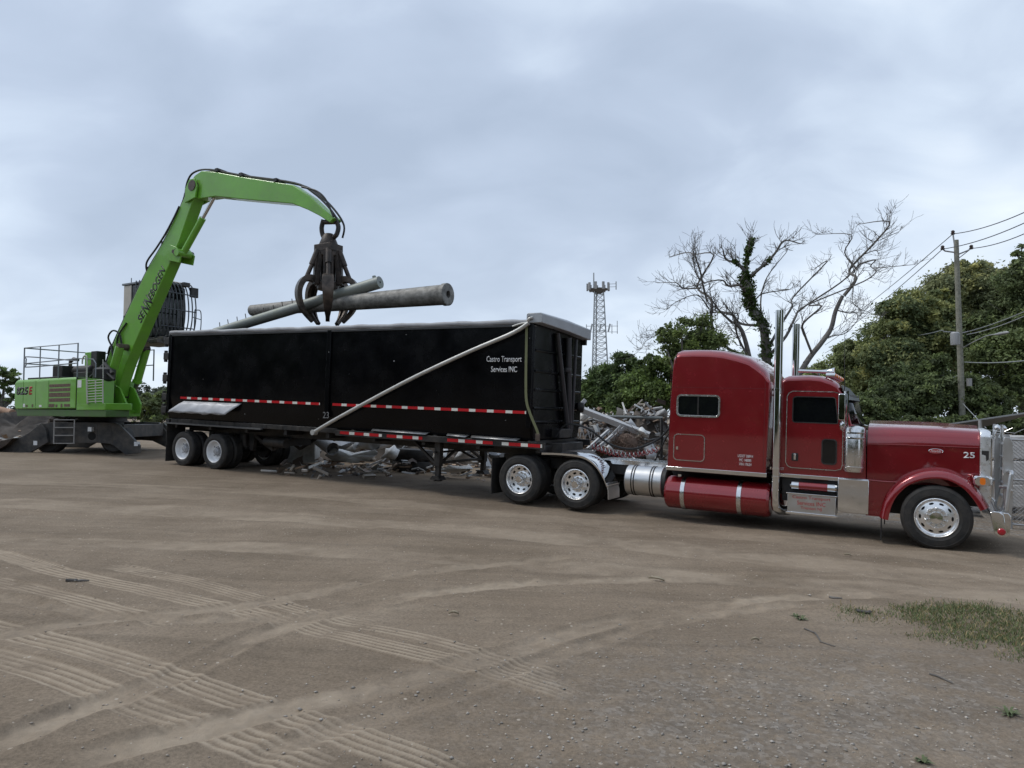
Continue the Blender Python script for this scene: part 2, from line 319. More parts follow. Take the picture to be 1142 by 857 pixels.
# grey stony ground: lower right of the yard and the strip behind the truck
grav = np.exp(-(((gx-1.7)/1.8)**2+((gy-5.0)/1.3)**2))*.6+np.exp(-(((gx-4.)/1.5)**2+((gy-6)/1.)**2))*.35
sl_ = (gx-TO[0])*TF[0]+(gy-TO[1])*TF[1]; wl_ = (gx-TO[0])*TL[0]+(gy-TO[1])*TL[1]
grav = np.maximum(grav, np.clip((wl_-1.3)/.7, 0, 1)*np.clip((sl_+6)/2.5, 0, 1)*np.clip((wl_*-1+9)/2, 0, 1))
dark = np.clip(1-np.abs(wl_-.4)/3.2, 0, 1)*np.clip((-sl_-3)/6, 0, 1)*np.clip((sl_+26)/6, 0, 1)  # darker brown strip along the trailer and the truck's rear, fading outward
def ground_mat():
    m = bpy.data.materials.new('packed_dirt'); m.use_nodes = True; t = m.node_tree; n = t.nodes; l = t.links; p = n['Principled BSDF']; p.inputs['Roughness'].default_value = .9; p.inputs['Specular IOR Level'].default_value = .25
    co = n.new('ShaderNodeTexCoord')
    def noise(sc, det=6, ro=.6, dist=0, vec=None):
        z = n.new('ShaderNodeTexNoise'); z.inputs['Scale'].default_value = sc; z.inputs['Detail'].default_value = det; z.inputs['Roughness'].default_value = ro; z.inputs['Distortion'].default_value = dist
        l.new(vec or co.outputs['Object'], z.inputs['Vector']); return z.outputs[0]
    def ramp(f, *st):
        r = n.new('ShaderNodeValToRGB'); l.new(f, r.inputs[0]); e = r.color_ramp.elements
        while len(e) < len(st): e.new(.5)
        for q, (po, c) in zip(e, st): q.position = po; q.color = (*c, 1) if isinstance(c, tuple) else (c, c, c, 1)
        return r.outputs[0]
    def mix(f, a, b, blend='MIX'):
        z = n.new('ShaderNodeMix'); z.data_type = 'RGBA'; z.blend_type = blend
        if isinstance(f, float): z.inputs[0].default_value = f
        else: l.new(f, z.inputs[0])
        for i, v in ((6, a), (7, b)):
            if isinstance(v, tuple): z.inputs[i].default_value = (*v, 1)
            else: l.new(v, z.inputs[i])
        return z.outputs[2]
    at_ = lambda nm: [z := n.new('ShaderNodeAttribute'), setattr(z, 'attribute_name', nm)][0]
    base = ramp(noise(.55, 9, .62), (.25, (.168, .128, .089)), (.5, (.219, .170, .122)), (.75, (.282, .225, .166)))
    fine = ramp(noise(38, 5, .75), (.3, .66), (.5, 1.), (.72, 1.32)); base = mix(1., base, fine, 'MULTIPLY')
    mp_ = n.new('ShaderNodeMapping'); mp_.inputs['Rotation'].default_value = (0, 0, R(29)); mp_.inputs['Scale'].default_value = (.16, 3.2, 1); l.new(co.outputs['Object'], mp_.inputs[0])
    streak = ramp(noise(1.2, 8, .65, .3, mp_.outputs[0]), (.32, .84), (.5, 1.), (.7, 1.14)); base = mix(1., base, streak, 'MULTIPLY')
    a = at_('dust'); c = mix(a.outputs['Fac'], base, ramp(noise(9, 5), (.3, (.325, .26, .19)), (.7, (.405, .33, .249))))
    g = at_('grav'); vo = n.new('ShaderNodeTexVoronoi'); vo.inputs['Scale'].default_value = 30; l.new(co.outputs['Object'], vo.inputs['Vector'])
    vs = n.new('ShaderNodeSeparateColor'); l.new(vo.outputs['Color'], vs.inputs[0])
    stone = ramp(vs.outputs[0], (0, (.11, .098, .085)), (.6, (.18, .165, .148)), (1, (.34, .32, .295)))
    gm = n.new('ShaderNodeMath'); gm.operation = 'MULTIPLY'; l.new(g.outputs['Fac'], gm.inputs[0]); l.new(ramp(noise(4, 6, .7), (.35, 0.), (.6, 1.)), gm.inputs[1])
    c = mix(gm.outputs[0], c, stone)
    # scattered pale chips everywhere
    v2 = n.new('ShaderNodeTexVoronoi'); v2.inputs['Scale'].default_value = 17; l.new(co.outputs['Object'], v2.inputs['Vector']); s2 = n.new('ShaderNodeSeparateColor'); l.new(v2.outputs['Color'], s2.inputs[0])
    mm = n.new('ShaderNodeMath'); mm.operation = 'LESS_THAN'; l.new(v2.outputs['Distance'], mm.inputs[0]); m3 = n.new('ShaderNodeMath'); m3.operation = 'MULTIPLY'; m3.inputs[1].default_value = .24
    m5 = n.new('ShaderNodeMath'); m5.operation = 'POWER'; m5.inputs[1].default_value = 7; l.new(s2.outputs[1], m5.inputs[0]); l.new(m5.outputs[0], m3.inputs[0]); l.new(m3.outputs[0], mm.inputs[1])
    c = mix(mm.outputs[0], c, (.42, .36, .29))
    d = at_('trailer_strip'); dm = n.new('ShaderNodeMath'); dm.operation = 'MULTIPLY'; l.new(d.outputs['Fac'], dm.inputs[0]); l.new(ramp(noise(.9, 7, .7), (.35, .15), (.65, .85)), dm.inputs[1])
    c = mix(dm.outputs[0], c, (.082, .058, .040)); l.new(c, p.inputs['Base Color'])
    bh = n.new('ShaderNodeMath'); bh.operation = 'ADD'; l.new(noise(26, 8, .7), bh.inputs[0]); l.new(noise(120, 3, .6), bh.inputs[1])
    b = n.new('ShaderNodeBump'); b.inputs['Strength'].default_value = .6; b.inputs['Distance'].default_value = .014; l.new(bh.outputs[0], b.inputs['Height']); l.new(b.outputs[0], p.inputs['Normal'])
    return m
g_ = mesh_np('ground', np.stack([gx, gy, gzv], 1), quads, ground_mat(), attrs={'dust': dust, 'grav': grav, 'trailer_strip': dark}, smooth=True)
tag(g_, None, None, kind='structure')
def gtop(x, y):
    i = np.clip(np.searchsorted(gxs, x), 1, nxn-1); j = np.clip(np.searchsorted(gys, y), 1, nyn-1)
    return gzv[j*nxn+i]
# ================================================================== WHEELS
def holed_disc(mb, r0, r1, h0, h1, o, axis, nh, rh, ra, rt, n=120, m=12):
    """ring between radii r0..r1 (heights h0..h1) pierced by nh oval hand holes"""
    M = rot_to(axis); o = Vector(o); vs = []; fs = []
    for i in range(m+1):
        t = i/m; r = r0+(r1-r0)*t; h = h0+(h1-h0)*t
        for k in range(n): a = 2*math.pi*k/n; vs.append(o+M@Vector((r*math.cos(a), r*math.sin(a), h)))
    for i in range(m):
        r = r0+(r1-r0)*(i+.5)/m
        for k in range(n):
            a = 2*math.pi*(k+.5)/n; s = 2*math.pi/nh; da = (a+s/2) % s-s/2
            if ((da*rh)/rt)**2+((r-rh)/ra)**2 < 1: continue
            fs.append((i*n+k, i*n+(k+1) % n, (i+1)*n+(k+1) % n, (i+1)*n+k))
    mb.add(vs, fs)
A = (0, -1, 0)
def wheel(kind, parent, loc, w=.28):
    """kind: steer / drive / trailer / inner; axle along local y, outside at -y"""
    rm = {'steer': alloy, 'drive': alloy, 'trailer': white, 'inner': white}[kind]; rim = MB(); h = w/2
    rim.lathe([(.300, h-.012), (.312, h-.004), (.316, h+.002), (.306, h+.006), (.296, h-.004), (.288, h-.02)], (0, 0, 0), A, 64)
    if kind == 'steer':
        rim.lathe([(.288, h-.02), (.276, h-.035), (.262, h-.04)], (0, 0, 0), A, 64); holed_disc(rim, .262, .165, h-.04, h-.012, (0, 0, 0), A, 10, .230, .020, .034)
        rim.lathe([(.165, h-.012), (.155, h-.02), (.13, h-.02), (.09, h-.02)], (0, 0, 0), A, 64); dz = h-.02
    elif kind == 'drive':
        rim.lathe([(.288, h-.02), (.282, h-.06), (.276, h-.10)], (0, 0, 0), A, 64); holed_disc(rim, .276, .172, h-.10, h-.125, (0, 0, 0), A, 10, .228, .024, .036)
        rim.lathe([(.172, h-.125), (.16, h-.118), (.10, h-.118)], (0, 0, 0), A, 64); dz = h-.118
    else:
        rim.lathe([(.288, h-.02), (.28, h-.08), (.27, h-.12), (.24, h-.145)], (0, 0, 0), A, 64); holed_disc(rim, .24, .155, h-.145, h-.150, (0, 0, 0), A, 5, .205, .017, .022)
        rim.lathe([(.155, h-.15), (.10, h-.15)], (0, 0, 0), A, 64); dz = h-.15
    rim.lathe([(.300, h-.012), (.285, 0), (.285, -h+.02), (.31, -h)], (0, 0, 0), A, 48)
    o = rim.build('wheel', rm, parent, loc=loc)
    ty = MB(); R_ = .515 if kind != 'trailer' and kind != 'inner' else .5
    pr = [(.302, -h+.015), (.345, -h-.006), (.40, -h-.012), (.455, -h-.004), (R_-.018, -h+.014), (R_-.004, -h+.03)]
    g = (w-.06)/5
    for k in range(5):
        a = -h+.03+g*k; pr += [(R_, a+.004), (R_, a+g-.012)] + ([(R_-.014, a+g-.010), (R_-.014, a+g+.002)] if k < 4 else [])
    pr += [(R_-.004, h-.03), (R_-.018, h-.014), (.468, h+.001), (.462, h+.005), (.456, h+.002), (.40, h+.012), (.37, h+.012), (.366, h+.015), (.36, h+.011), (.335, h+.004), (.302, h-.012)]
    ty.lathe(pr, (0, 0, 0), A, 72); ty.build('tyre', rubber, o, ang=28)
    hb = MB()
    if kind == 'drive': hb.lathe([(.105, dz), (.10, dz+.09), (.075, dz+.15), (.07, dz+.155), (.0, dz+.157)], (0, 0, 0), A, 32)
    elif kind == 'steer': hb.lathe([(.10, dz), (.097, dz+.035), (.09, dz+.045), (.0, dz+.046)], (0, 0, 0), A, 32)
    else: hb.lathe([(.095, dz), (.09, dz+.08), (.068, dz+.09), (.064, dz+.12), (.0, dz+.125)], (0, 0, 0), A, 32)
    rb = .142 if kind == 'drive' else .13
    for k in range(10):
        a = 2*math.pi*(k+.5)/10; c = Vector((rb*math.cos(a), 0, rb*math.sin(a))); hb.lathe([(.017, 0), (.017, .03), (.012, .038), (0, .039)], c+Vector((0, -dz, 0)), A, 8)
    if kind != 'inner': hb.build('hub', chrome if kind in ('steer', 'drive') else galv, o)
    dr = MB(); dr.lathe([(.25, h-.17), (.25, -h-.06), (0, -h-.06)], (0, 0, 0), A, 32); dr.lathe([(.25, h-.17), (0, h-.17)], (0, 0, 0), A, 32); dr.build('brake_drum', black, o)
    return o
# ================================================================== TRACTOR UNIT
TM = frame_matrix(TO, TF, TL, TU)
T = thing('semi_truck', 'dark red long nosed tractor truck with tall chrome exhaust stacks and sleeper cab', 'truck', TM)
# chassis
ch = MB()
for s in (-1, 1):
    ch.box(-8.55, .55, .36*s-.045, .36*s+.045, .72, .98)
for x in (-8.5, -7.7, -6.4, -5.5, -4.2, -2.5, -.6, .4): ch.box(x-.06, x+.06, -.36, .36, .76, .94)
for x in (-7.70, -6.38):
    ch.cyl((x, -.95, .5), (x, .95, .5), .075, 12); ch.lathe([(.0, -.26), (.15, -.22), (.23, -.08), (.25, 0), (.23, .08), (.15, .22), (0, .26)], (x, 0, .52), (1, 0, 0), 20)
    for s in (-1, 1):
        ch.beam((x-.4, .36*s, .55), (x+.3, .36*s, .62), .09, .1); ch.cyl((x+.25, .4*s, .62), (x+.25, .4*s, .92), .11, 12)
        ch.cyl((x-.25, s*.5, .5), (x-.25, s*.5, .8), .09, 10)
ch.cyl((0, -1, .5), (0, 1, .5), .06, 10); ch.box(-.45, .45, -.42, -.36, .6, .68); ch.box(-.45, .45, .36, .42, .6, .68)
ch.box(-1.6, .1, -.3, .3, .42, 1.0); ch.cyl((-6.2, 0, .6), (-1.6, 0, .62), .06, 10)
ch.build('chassis', black, T, .008)
fw = MB(); fw.prism([(-7.75, 1.0), (-7.65, 1.12), (-6.75, 1.14), (-6.55, 1.02), (-6.55, .99), (-7.75, .99)], -.46, .46); fw.build('fifth_wheel', rustst, T, .01)
dk = MB(); dk.box(-6.2, -4.55, -.46, .46, .985, 1.01); dk.box(-5.9, -4.6, -.47, -.43, .93, 1.03); dk.build('deck_plate', alum, T, .004)
# wheels
stw = wheel('steer', T, (0, -1.06, .515)); copy_part(stw, T, (0, 1.06, .515), math.pi)
dwo = wheel('drive', T, (-6.38, -1.06, .515)); dwi = wheel('inner', T, (-6.38, -.73, .515))
for x in (-7.70, -6.38):
    for s in (-1, 1):
        if not (x == -6.38 and s == -1): copy_part(dwo, T, (x, 1.06*s, .515), 0 if s < 0 else math.pi); copy_part(dwi, T, (x, .73*s, .515), 0 if s < 0 else math.pi)
# sleeper
def body_loft(prof, hw, crown, zc, edge):
    """profile in x-z swept across the width; points above zc drop towards the sides to round the roof"""
    ys = [-1, -.985, -.95, -.88, -.75, -.4, 0, .4, .75, .88, .95, .985, 1]; rings = []
    for f in ys:
        a = abs(f); drop = edge*max(0, (a-.80)/.20)**2.6+crown*a*a
        rings.append([(x, f*hw-(0 if abs(f) < 1 else 0), z+(crown-drop if z > zc else 0)) for x, z in prof])
    return MB().loft(rings)
slp = [(-4.48, 1.02), (-4.46, 2.0), (-4.42, 3.0), (-4.40, 3.17), (-4.36, 3.235), (-4.28, 3.265), (-4.0, 3.27), (-3.75, 3.265), (-3.48, 3.24), (-3.2, 3.17), (-3.0, 3.105), (-2.85, 3.0), (-2.73, 2.90), (-2.66, 2.80), (-2.62, 2.68), (-2.625, 2.3), (-2.66, .98)]
sl = body_loft(slp, 1.15, .07, 2.75, .10).build('sleeper', red, T, .02, 30)
vis = MB(); vis.box(-4.365, -4.357, -1.153, -1.13, 3.02, 3.17); vis.build('fairing_seam', black, sl)
def side_window(x0, x1, z0, z1, y, parent, bar=True):
    f = MB(); f.ring(rrect(x0-.035, x1+.035, z0-.035, z1+.035, .085), rrect(x0, x1, z0, z1, .055), y-.018, y+.004); o = f.build('window', alum, parent, .004)
    g = MB(); g.prism(rrect(x0-.005, x1+.005, z0-.005, z1+.005, .055), y-.006, y+.004); g.build('glass', glass, o)
    if bar: b = MB(); b.box((x0+x1)/2-.012, (x0+x1)/2+.012, y-.012, y-.006, z0, z1); b.build('divider', black, o)
    return o
side_window(-4.29, -3.53, 2.03, 2.39, -1.152, sl)
w2 = side_window(-4.29, -3.53, 2.03, 2.39, -1.152, sl); w2.rotation_euler = (0, 0, math.pi); w2.location = (-7.82, 0, 0)
sdr = MB(); sdr.prism(rrect(-4.35, -3.78, 1.17, 1.65, .07), -1.156, -1.145); so = sdr.build('storage_door', red, sl, .003)
tr_ = MB(); tr_.ring(rrect(-4.365, -3.765, 1.155, 1.665, .08), rrect(-4.35, -3.78, 1.17, 1.65, .07), -1.159, -1.146); tr_.build('door_trim', alum, so)
lt = MB(); lt.prism(rrect(-4.31, -4.27, 1.36, 1.42, .015), -1.17, -1.156); lt.build('latch', chrome, so)
for i, tx in enumerate(('USDOT 308914', 'MC 148085', 'VIN 17624')): lettering('lettering', tx, wlet, sl, (-3.02, -1.153, 1.315-.075*i), w=(.27, .21, .22)[i], h=.05)
tm = MB(); tm.box(-4.50, -2.64, -1.165, -1.13, .955, 1.03); tm.box(-4.50, -2.64, 1.13, 1.165, .955, 1.03); build_each(tm, 'sill_trim', chrome, sl, bevel=.006)
fl = MB(); fl.box(-4.46, -2.66, -1.12, 1.12, .94, 1.02); fl.build('floor_pan', black, sl)
for bx_ in ((-4.42, -2.66, 2.556, 2.562), (-4.455, -4.449, 1.1, 2.95), (-2.705, -2.699, 1.1, 2.7)):
    riv = MB(); riv.box(bx_[0], bx_[1], -1.1515, -1.149, bx_[2], bx_[3]); riv.build('panel_seam', mat('seam_red', (.08, .005, .008), .5), sl)
# cab
cabp = [(-2.46, 1.03), (-2.46, 2.66), (-2.43, 2.76), (-2.34, 2.80), (-2.0, 2.815), (-1.8, 2.80), (-1.62, 2.74), (-1.52, 2.68), (-1.47, 2.60), (-1.40, 2.45), (-1.28, 1.97), (-1.06, 1.92), (-1.04, 1.03)]
cb = body_loft(cabp, 1.0, .04, 2.55, .07).build('cab', red, T, .015, 30)
door_o = [(-2.33, 1.25), (-2.30, 1.19), (-2.24, 1.165), (-1.52, 1.165), (-1.44, 1.19), (-1.42, 1.26), (-1.42, 1.95), (-1.47, 2.46), (-1.50, 2.50), (-1.56, 2.52), (-2.24, 2.52), (-2.30, 2.49), (-2.33, 2.43)]
def grow_poly(P, d):
    cx_ = sum(p[0] for p in P)/len(P); cz_ = sum(p[1] for p in P)/len(P); o = []
    for i, p in enumerate(P):
        a = Vector(P[i-1]); b = Vector(p); c = Vector(P[(i+1) % len(P)]); t = ((b-a).normalized()+(c-b).normalized()).normalized(); nrm = Vector((t.y, -t.x))
        if nrm.dot(b-Vector((cx_, cz_))) < 0: nrm = -nrm
        o.append((p[0]+nrm.x*d, p[1]+nrm.y*d))
    return o
win_i = [(-2.24, 2.02), (-2.235, 1.985), (-2.21, 1.97), (-1.56, 1.97), (-1.50, 1.975), (-1.49, 2.0), (-1.50, 2.1), (-1.535, 2.40), (-1.55, 2.425), (-1.58, 2.435), (-2.18, 2.435), (-2.22, 2.42), (-2.24, 2.39)]
for s in (-1, 1):
    d = MB(); y0, y1 = (-1.03, -.99)
    d.ring(door_o, win_i, y0, y1); do = d.build('door', red, cb, .005)
    q = MB(); q.ring(grow_poly(door_o, .016), grow_poly(door_o, .003), y0-.001, y1); q.build('door_trim', alum, do)
    q = MB(); q.ring(grow_poly(win_i, .006), grow_poly(win_i, -.012), y0-.004, y0+.02); q.build('window_seal', black, do)
    q = MB(); q.prism(win_i, -1.006, -1.002); q.build('window_glass', glass, do)
    q = MB(); q.prism(rrect(-1.73, -1.52, 1.27, 1.68, .05), y0-.004, y0+.004); vw = q.build('vent_window', glass, do)
    q = MB(); q.ring(rrect(-1.75, -1.50, 1.25, 1.70, .06), rrect(-1.73, -1.52, 1.27, 1.68, .05), y0-.010, y0+.004); q.build('vent_frame', black, vw)
    q = MB(); q.prism(rrect(-2.24, -2.13, 1.28, 1.42, .02), y0-.012, y0); ho = q.build('handle', black, do, .003)
    q = MB(); q.box(-2.205, -2.165, y0-.03, y0-.012, 1.30, 1.41); q.build('handle_grip', chrome, ho, .006)
    if s > 0: do.rotation_euler = (0, 0, 0); do.scale = (1, -1, 1)
for s in (-1, 1):
    q = MB(); q.add([(-1.385, s*.94, 2.44), (-1.275, s*.96, 1.985), (-1.12, s*.04, 1.985), (-1.25, s*.04, 2.44)], [(0, 1, 2, 3)]); g0 = q.build('windshield', glass, cb)
    k = g0.modifiers.new('solid', 'SOLIDIFY'); k.thickness = .02; k.offset = 1
wd = MB(); wd.loft([[(-1.40, y, 2.5), (-1.28, y, 1.95), (x1, y, 1.95), (x2, y, 2.5)] for y, x1, x2 in ((-.97, -1.29, -1.41), (-.5, -1.21, -1.335), (0, -1.13, -1.265), (.5, -1.21, -1.335), (.97, -1.29, -1.41))]); wd.build('windshield_frame', black, cb)
sv = MB(); sv.loft([[(-1.46, y, 2.64), (x, y, 2.40), (x+.015, y, 2.395), (-1.44, y, 2.655)] for y, x in ((-.98, -1.365), (-.8, -1.32), (0, -1.22), (.8, -1.32), (.98, -1.365))]); sv.build('sun_visor', mat('visor_grey', (.14, .15, .15), .35, .3), cb, .004)
for y in (-.8, -.42, 0, .42, .8):
    q = MB(); q.lathe([(.045, -.10), (.05, -.02), (.042, .05), (.0, .065)], (-1.62, y, 2.83), (1, 0, .0), 14); mo = q.build('marker_light', chrome, cb)
    q = MB(); q.lathe([(.038, .045), (.025, .07), (0, .075)], (-1.62, y, 2.83), (1, 0, 0), 12); q.build('lens', amber, mo)
hn = MB(); hn.lathe([(.03, -.5), (.03, -.1), (.045, 0), (.085, .12), (.09, .125)], (-1.75, -.3, 2.92), (1, 0, -.03), 16); hn.cyl((-1.9, -.3, 2.8), (-1.9, -.3, 2.9), .02); hn.build('air_horn', chrome, cb)
lettering('lettering', 'ST', wlet, cb, (-2.40, -1.003, 1.12), h=.045)
ct = MB(); ct.box(-2.44, -1.0, -1.045, -.98, .975, 1.04); ct.box(-2.44, -1.0, .98, 1.045, .975, 1.04); build_each(ct, 'sill_trim', chrome, cb, bevel=.006)
an = MB(); an.tube([(-1.38, -1.28, 2.3), (-1.385, -1.28, 2.9), (-1.40, -1.28, 3.55)], [.008, .006, .003], 6); an.build('antenna', black, cb)
# mirrors
for s in (-1, 1):
    q = MB(); q.loft([[(x, s*y, z) for x, z in rrect(-1.46, -1.35, 2.04, 2.49, .03)] for y in (1.27, 1.46)]); mo = q.build('mirror', chrome, T, .012)
    q = MB(); q.tube([(-1.36, s*.99, 2.52), (-1.37, s*1.37, 2.53), (-1.37, s*1.37, 2.49)], .012, 8); q.tube([(-1.3, s*.98, 1.93), (-1.36, s*1.37, 1.95), (-1.37, s*1.37, 2.05)], .012, 8); q.tube([(-1.315, s*1.43, 1.94), (-1.315, s*1.43, 2.54)], .013, 8); q.build('mirror_arm', chrome, mo)
    q = MB(); q.lathe([(0, .0), (.06, .0), (.085, .02), (.09, .04), (.06, .07), (0, .085)], (-1.44, s*1.36, 1.95), (1, 0, 0), 20); q.build('spot_mirror', chrome, mo)
# hood: rounded section shrinking to the front
def hood_ring(x, w, zt, zb, r, cr):
    P = [(x, -w-.02, zb), (x, -w-.01, (zb+zt)/2), (x, -w, zt-r)]
    for k in range(1, 11): a = math.pi/2*.93*k/10; P.append((x, -w+r*(1-math.cos(a)), zt-r+r*math.sin(a)))
    P.append((x, 0, zt+cr)); return P+[(p[0], -p[1], p[2]) for p in P[-2::-1]]
hd = MB().loft([hood_ring(-1.035, .885, 1.955, .98, .32, .09), hood_ring(-.6, .825, 1.965, .98, .31, .09), hood_ring(0, .735, 1.965, 1.0, .30, .09), hood_ring(.62, .62, 1.945, 1.0, .28, .08)])
hd = hd.build('hood', red, T, .008, 30)
cr = MB()
for s in (-1, 1):
    cr.tube([(-1.03, s*.896, 1.64), (-.5, s*.82, 1.655), (0, s*.745, 1.66), (.6, s*.63, 1.66)], .007, 6)
cr.tube([(-1.03, 0, 1.99), (0, 0, 1.99), (.62, 0, 1.97)], .012, 6); cr.build('crease_line', red, hd)
lettering('lettering', '25', wlet, hd, (.47, -.67, 1.535), w=.165, h=.10, bold=.015, rot=(math.pi/2, 0, R(10.6)))
em = MB(); em.loft([[(-.01+.11*k*math.cos(a), y, 1.575+.042*k*math.sin(a)) for a in [2*math.pi*j/28 for j in range(28)]] for k, y in ((1, 0), (1, -.012), (.9, -.016), (.86, -.012))]); em = em.build('emblem', chrome, hd); em.rotation_euler = (0, 0, R(8.5)); em.location = (.0, -.745, 0)
e2 = MB(); e2.loft([[(-.01+.094*math.cos(a), y, 1.575+.035*math.sin(a)) for a in [2*math.pi*j/28 for j in range(28)]] for y in (0, -.0135)]); e2.build('emblem_field', rlet, em)
lettering('lettering', 'Peterbilt', wlet, em, (-.01, -.0165, 1.577), w=.15, h=.045, shear=.2)
# cowl skirt behind the front fender and the fender itself
sk = MB()
for s in (-1, 1): sk.loft([[(-1.03, s*y, .44), (-.74, s*y, .44), (-.70, s*y, .72), (-.60, s*y, .93), (-.46, s*y, 1.04), (-1.03, s*y, 1.03)] for y in (1.0, .80)])
build_each(sk, 'cowl_skirt', red, T, bevel=.012)
sb = MB()
for s in (-1, 1): sb.tube([(-1.03, s*1.004, 1.03), (-.75, s*1.004, 1.02), (-.5, s*1.004, 1.03)], .012, 6); sb.box(-1.03, -.74, s*1.0-.006, s*1.0+.006, .425, .445)
build_each(sb, 'skirt_trim', red, T)
fpath = spline([(-.80, 0, .42), (-.755, 0, .66), (-.66, 0, .88), (-.48, 0, 1.09), (-.24, 0, 1.22), (0, 0, 1.265), (.22, 0, 1.235), (.44, 0, 1.11), (.60, 0, .92), (.70, 0, .74)], 4)
for s in (-1, 1):
    rings = []
    for i, p in enumerate(fpath):
        t = (fpath[min(i+1, len(fpath)-1)]-fpath[max(i-1, 0)]).normalized(); nn = Vector((-t.z, 0, t.x))
        if i == 0: print
        rings.append([(p.x+nn.x*o, s*y, p.z+nn.z*o) for y, o in ((.62, .045), (1.02, .03), (1.12, .01), (1.175, -.02), (1.2, -.06), (1.2, -.115), (1.175, -.115), (1.165, -.07), (1.11, -.03), (.62, -.0))])
    MB().loft(rings).build('fender', red, T, ang=40)
wl = MB()
for s in (-1, 1): wl.box(-.70, .64, s*.50-.01, s*.50+.01, .68, 1.10); wl.box(-.98, -.72, s*.62-.02, s*.98, .5, 1.0) if s > 0 else wl.box(-.98, -.74, -.97, -.6, .5, 1.0)
build_each(wl, 'wheel_well', black, T)
mf = MB()
for s in (-1, 1): mf.box(-.80, -.785, s*1.02-.12, s*1.02+.12, .05, .44)
build_each(mf, 'front_mud_flap', rubber, T)
# grille shell, headlights, bumper, guard
gs = MB(); gs.loft([hood_ring(.62, .635, 1.96, .78, .13, .02), hood_ring(.70, .635, 1.965, .72, .13, .02), hood_ring(.775, .615, 1.94, .72, .12, .02)]); gs = gs.build('grille_shell', alloy, T, .012, 30)
gi = MB(); gi.box(.76, .785, -.5, .5, .8, 1.82); gi.build('grille_mesh', black, gs)
gb = MB()
for k in range(13): gb.box(.784, .80, -.48+k*.08-.012, -.48+k*.08+.012, .8, 1.82)
gb.build('grille_bars', chrome, gs)
for s in (-1, 1):
    q = MB(); q.prism([(.645, 1.62), (.745, 1.62), (.745, 1.48), (.70, 1.44), (.645, 1.48)], s*.637-.004, s*.637+.004); q.build('vent_badge', black, gs)
    q = MB(); q.loft([[(x, s*y, z) for x, z in rrect(.50+i, .74-i*.4, 1.07+i*.3, 1.235-i*.3, .05)] for y, i in ((1.12, .03), (1.09, 0), (.76, 0), (.70, .05))]); hl = q.build('headlight', chrome, T, .008)
    q = MB(); q.prism(rrect(.59, .665, 1.095, 1.205, .03), s*1.10-.026, s*1.10+.026); q.build('turn_signal', amber, hl)
    for y in (.82, 1.01): q = MB(); q.prism(rrect(-.075, .075, -.06, .06, .02), -.012, .012); z = q.build('lens', clear, hl); z.rotation_euler = (0, 0, R(90)); z.location = (.745, s*y, 1.155)
bp = MB()
bp.loft([[(.72, y, .68), (.72+d, y, .70), (.80+d, y, .70), (.86+d, y, .66), (.90+d*1.1, y, .36), (.84+d, y, .305), (.80+d, y, .305), (.76+d*.5, y, .36)] for y, d in ((-1.21, .04), (-1.17, .07), (-.9, .10), (0, .12), (.9, .10), (1.17, .07), (1.21, .04))]); bpo = bp.build('bumper', chrome, T, .01)
for s in (-1, 1):
    q = MB(); q.prism([(.74, .69), (.96, .69), (1.0, .64), (.985, .36), (.95, .315), (.83, .305), (.79, .36)], s*1.19-.015, s*1.19+.015); q.build('bumper_end', chrome, bpo, .008)
    q = MB(); q.lathe([(.0, .0), (.055, .0), (.055, .012), (.04, .028), (0, .034)], (.875, s*1.212, .395), (0, s, 0), 20); q.build('side_lamp', redlens, bpo)
    q = MB(); q.lathe([(.06, 0), (.06, .02), (.05, .03), (0, .035)], (.99, s*.8, .5), (1, 0, 0), 16); q.build('fog_lamp', clear, bpo)
gd = MB()
for s in (-1, 1):
    for y, zt in ((.68, 1.86), (.62, 1.9)): gd.loft([[(x, s*(y+d), z) for x, z in ((.96, .55), (1.06, .55), (1.075, 1.35), (1.06, 1.78), (1.02, zt), (.95, zt), (.93, 1.8), (.93, 1.3))] for d in (0, .012)])
    gd.tube([(1.0, s*.66, 1.30), (1.02, s*.95, 1.32), (1.0, s*1.12, 1.28), (.96, s*1.14, 1.0), (.94, s*1.14, .72)], .032, 10)
    gd.tube([(.9, s*.66, 1.05), (1.0, s*.8, 1.06), (1.0, s*1.1, 1.02)], .028, 10)
    gd.tube([(.95, s*.45, .6), (1.03, s*.45, 1.0), (1.03, s*.45, 1.85)], .03, 10)
for z in (.82, 1.05, 1.28, 1.5, 1.72): gd.cyl((1.03, -.65, z), (1.03, .65, z), .026, 10)
gd.build('grille_guard', brushed, T, .004)
mk = MB()
for s in (-1, 1): mk.tube([(.92, s*.6, 1.8), (.92, s*.6, 2.06)], [.03, .022], 8); mk.lathe([(0, -.05), (.05, -.03), (.06, 0), (.03, .04), (0, .06)], (.95, s*.42, 2.0), (0, 0, 1), 12); mk.tube([(.9, s*.42, 1.84), (.95, s*.42, 1.98)], .014, 6); mk.tube([(.80, s*.55, 1.95), (1.08, s*.72, 1.93), (1.2, s*.7, 2.0)], .004, 6)
build_each(mk, 'guard_post', alum, T)
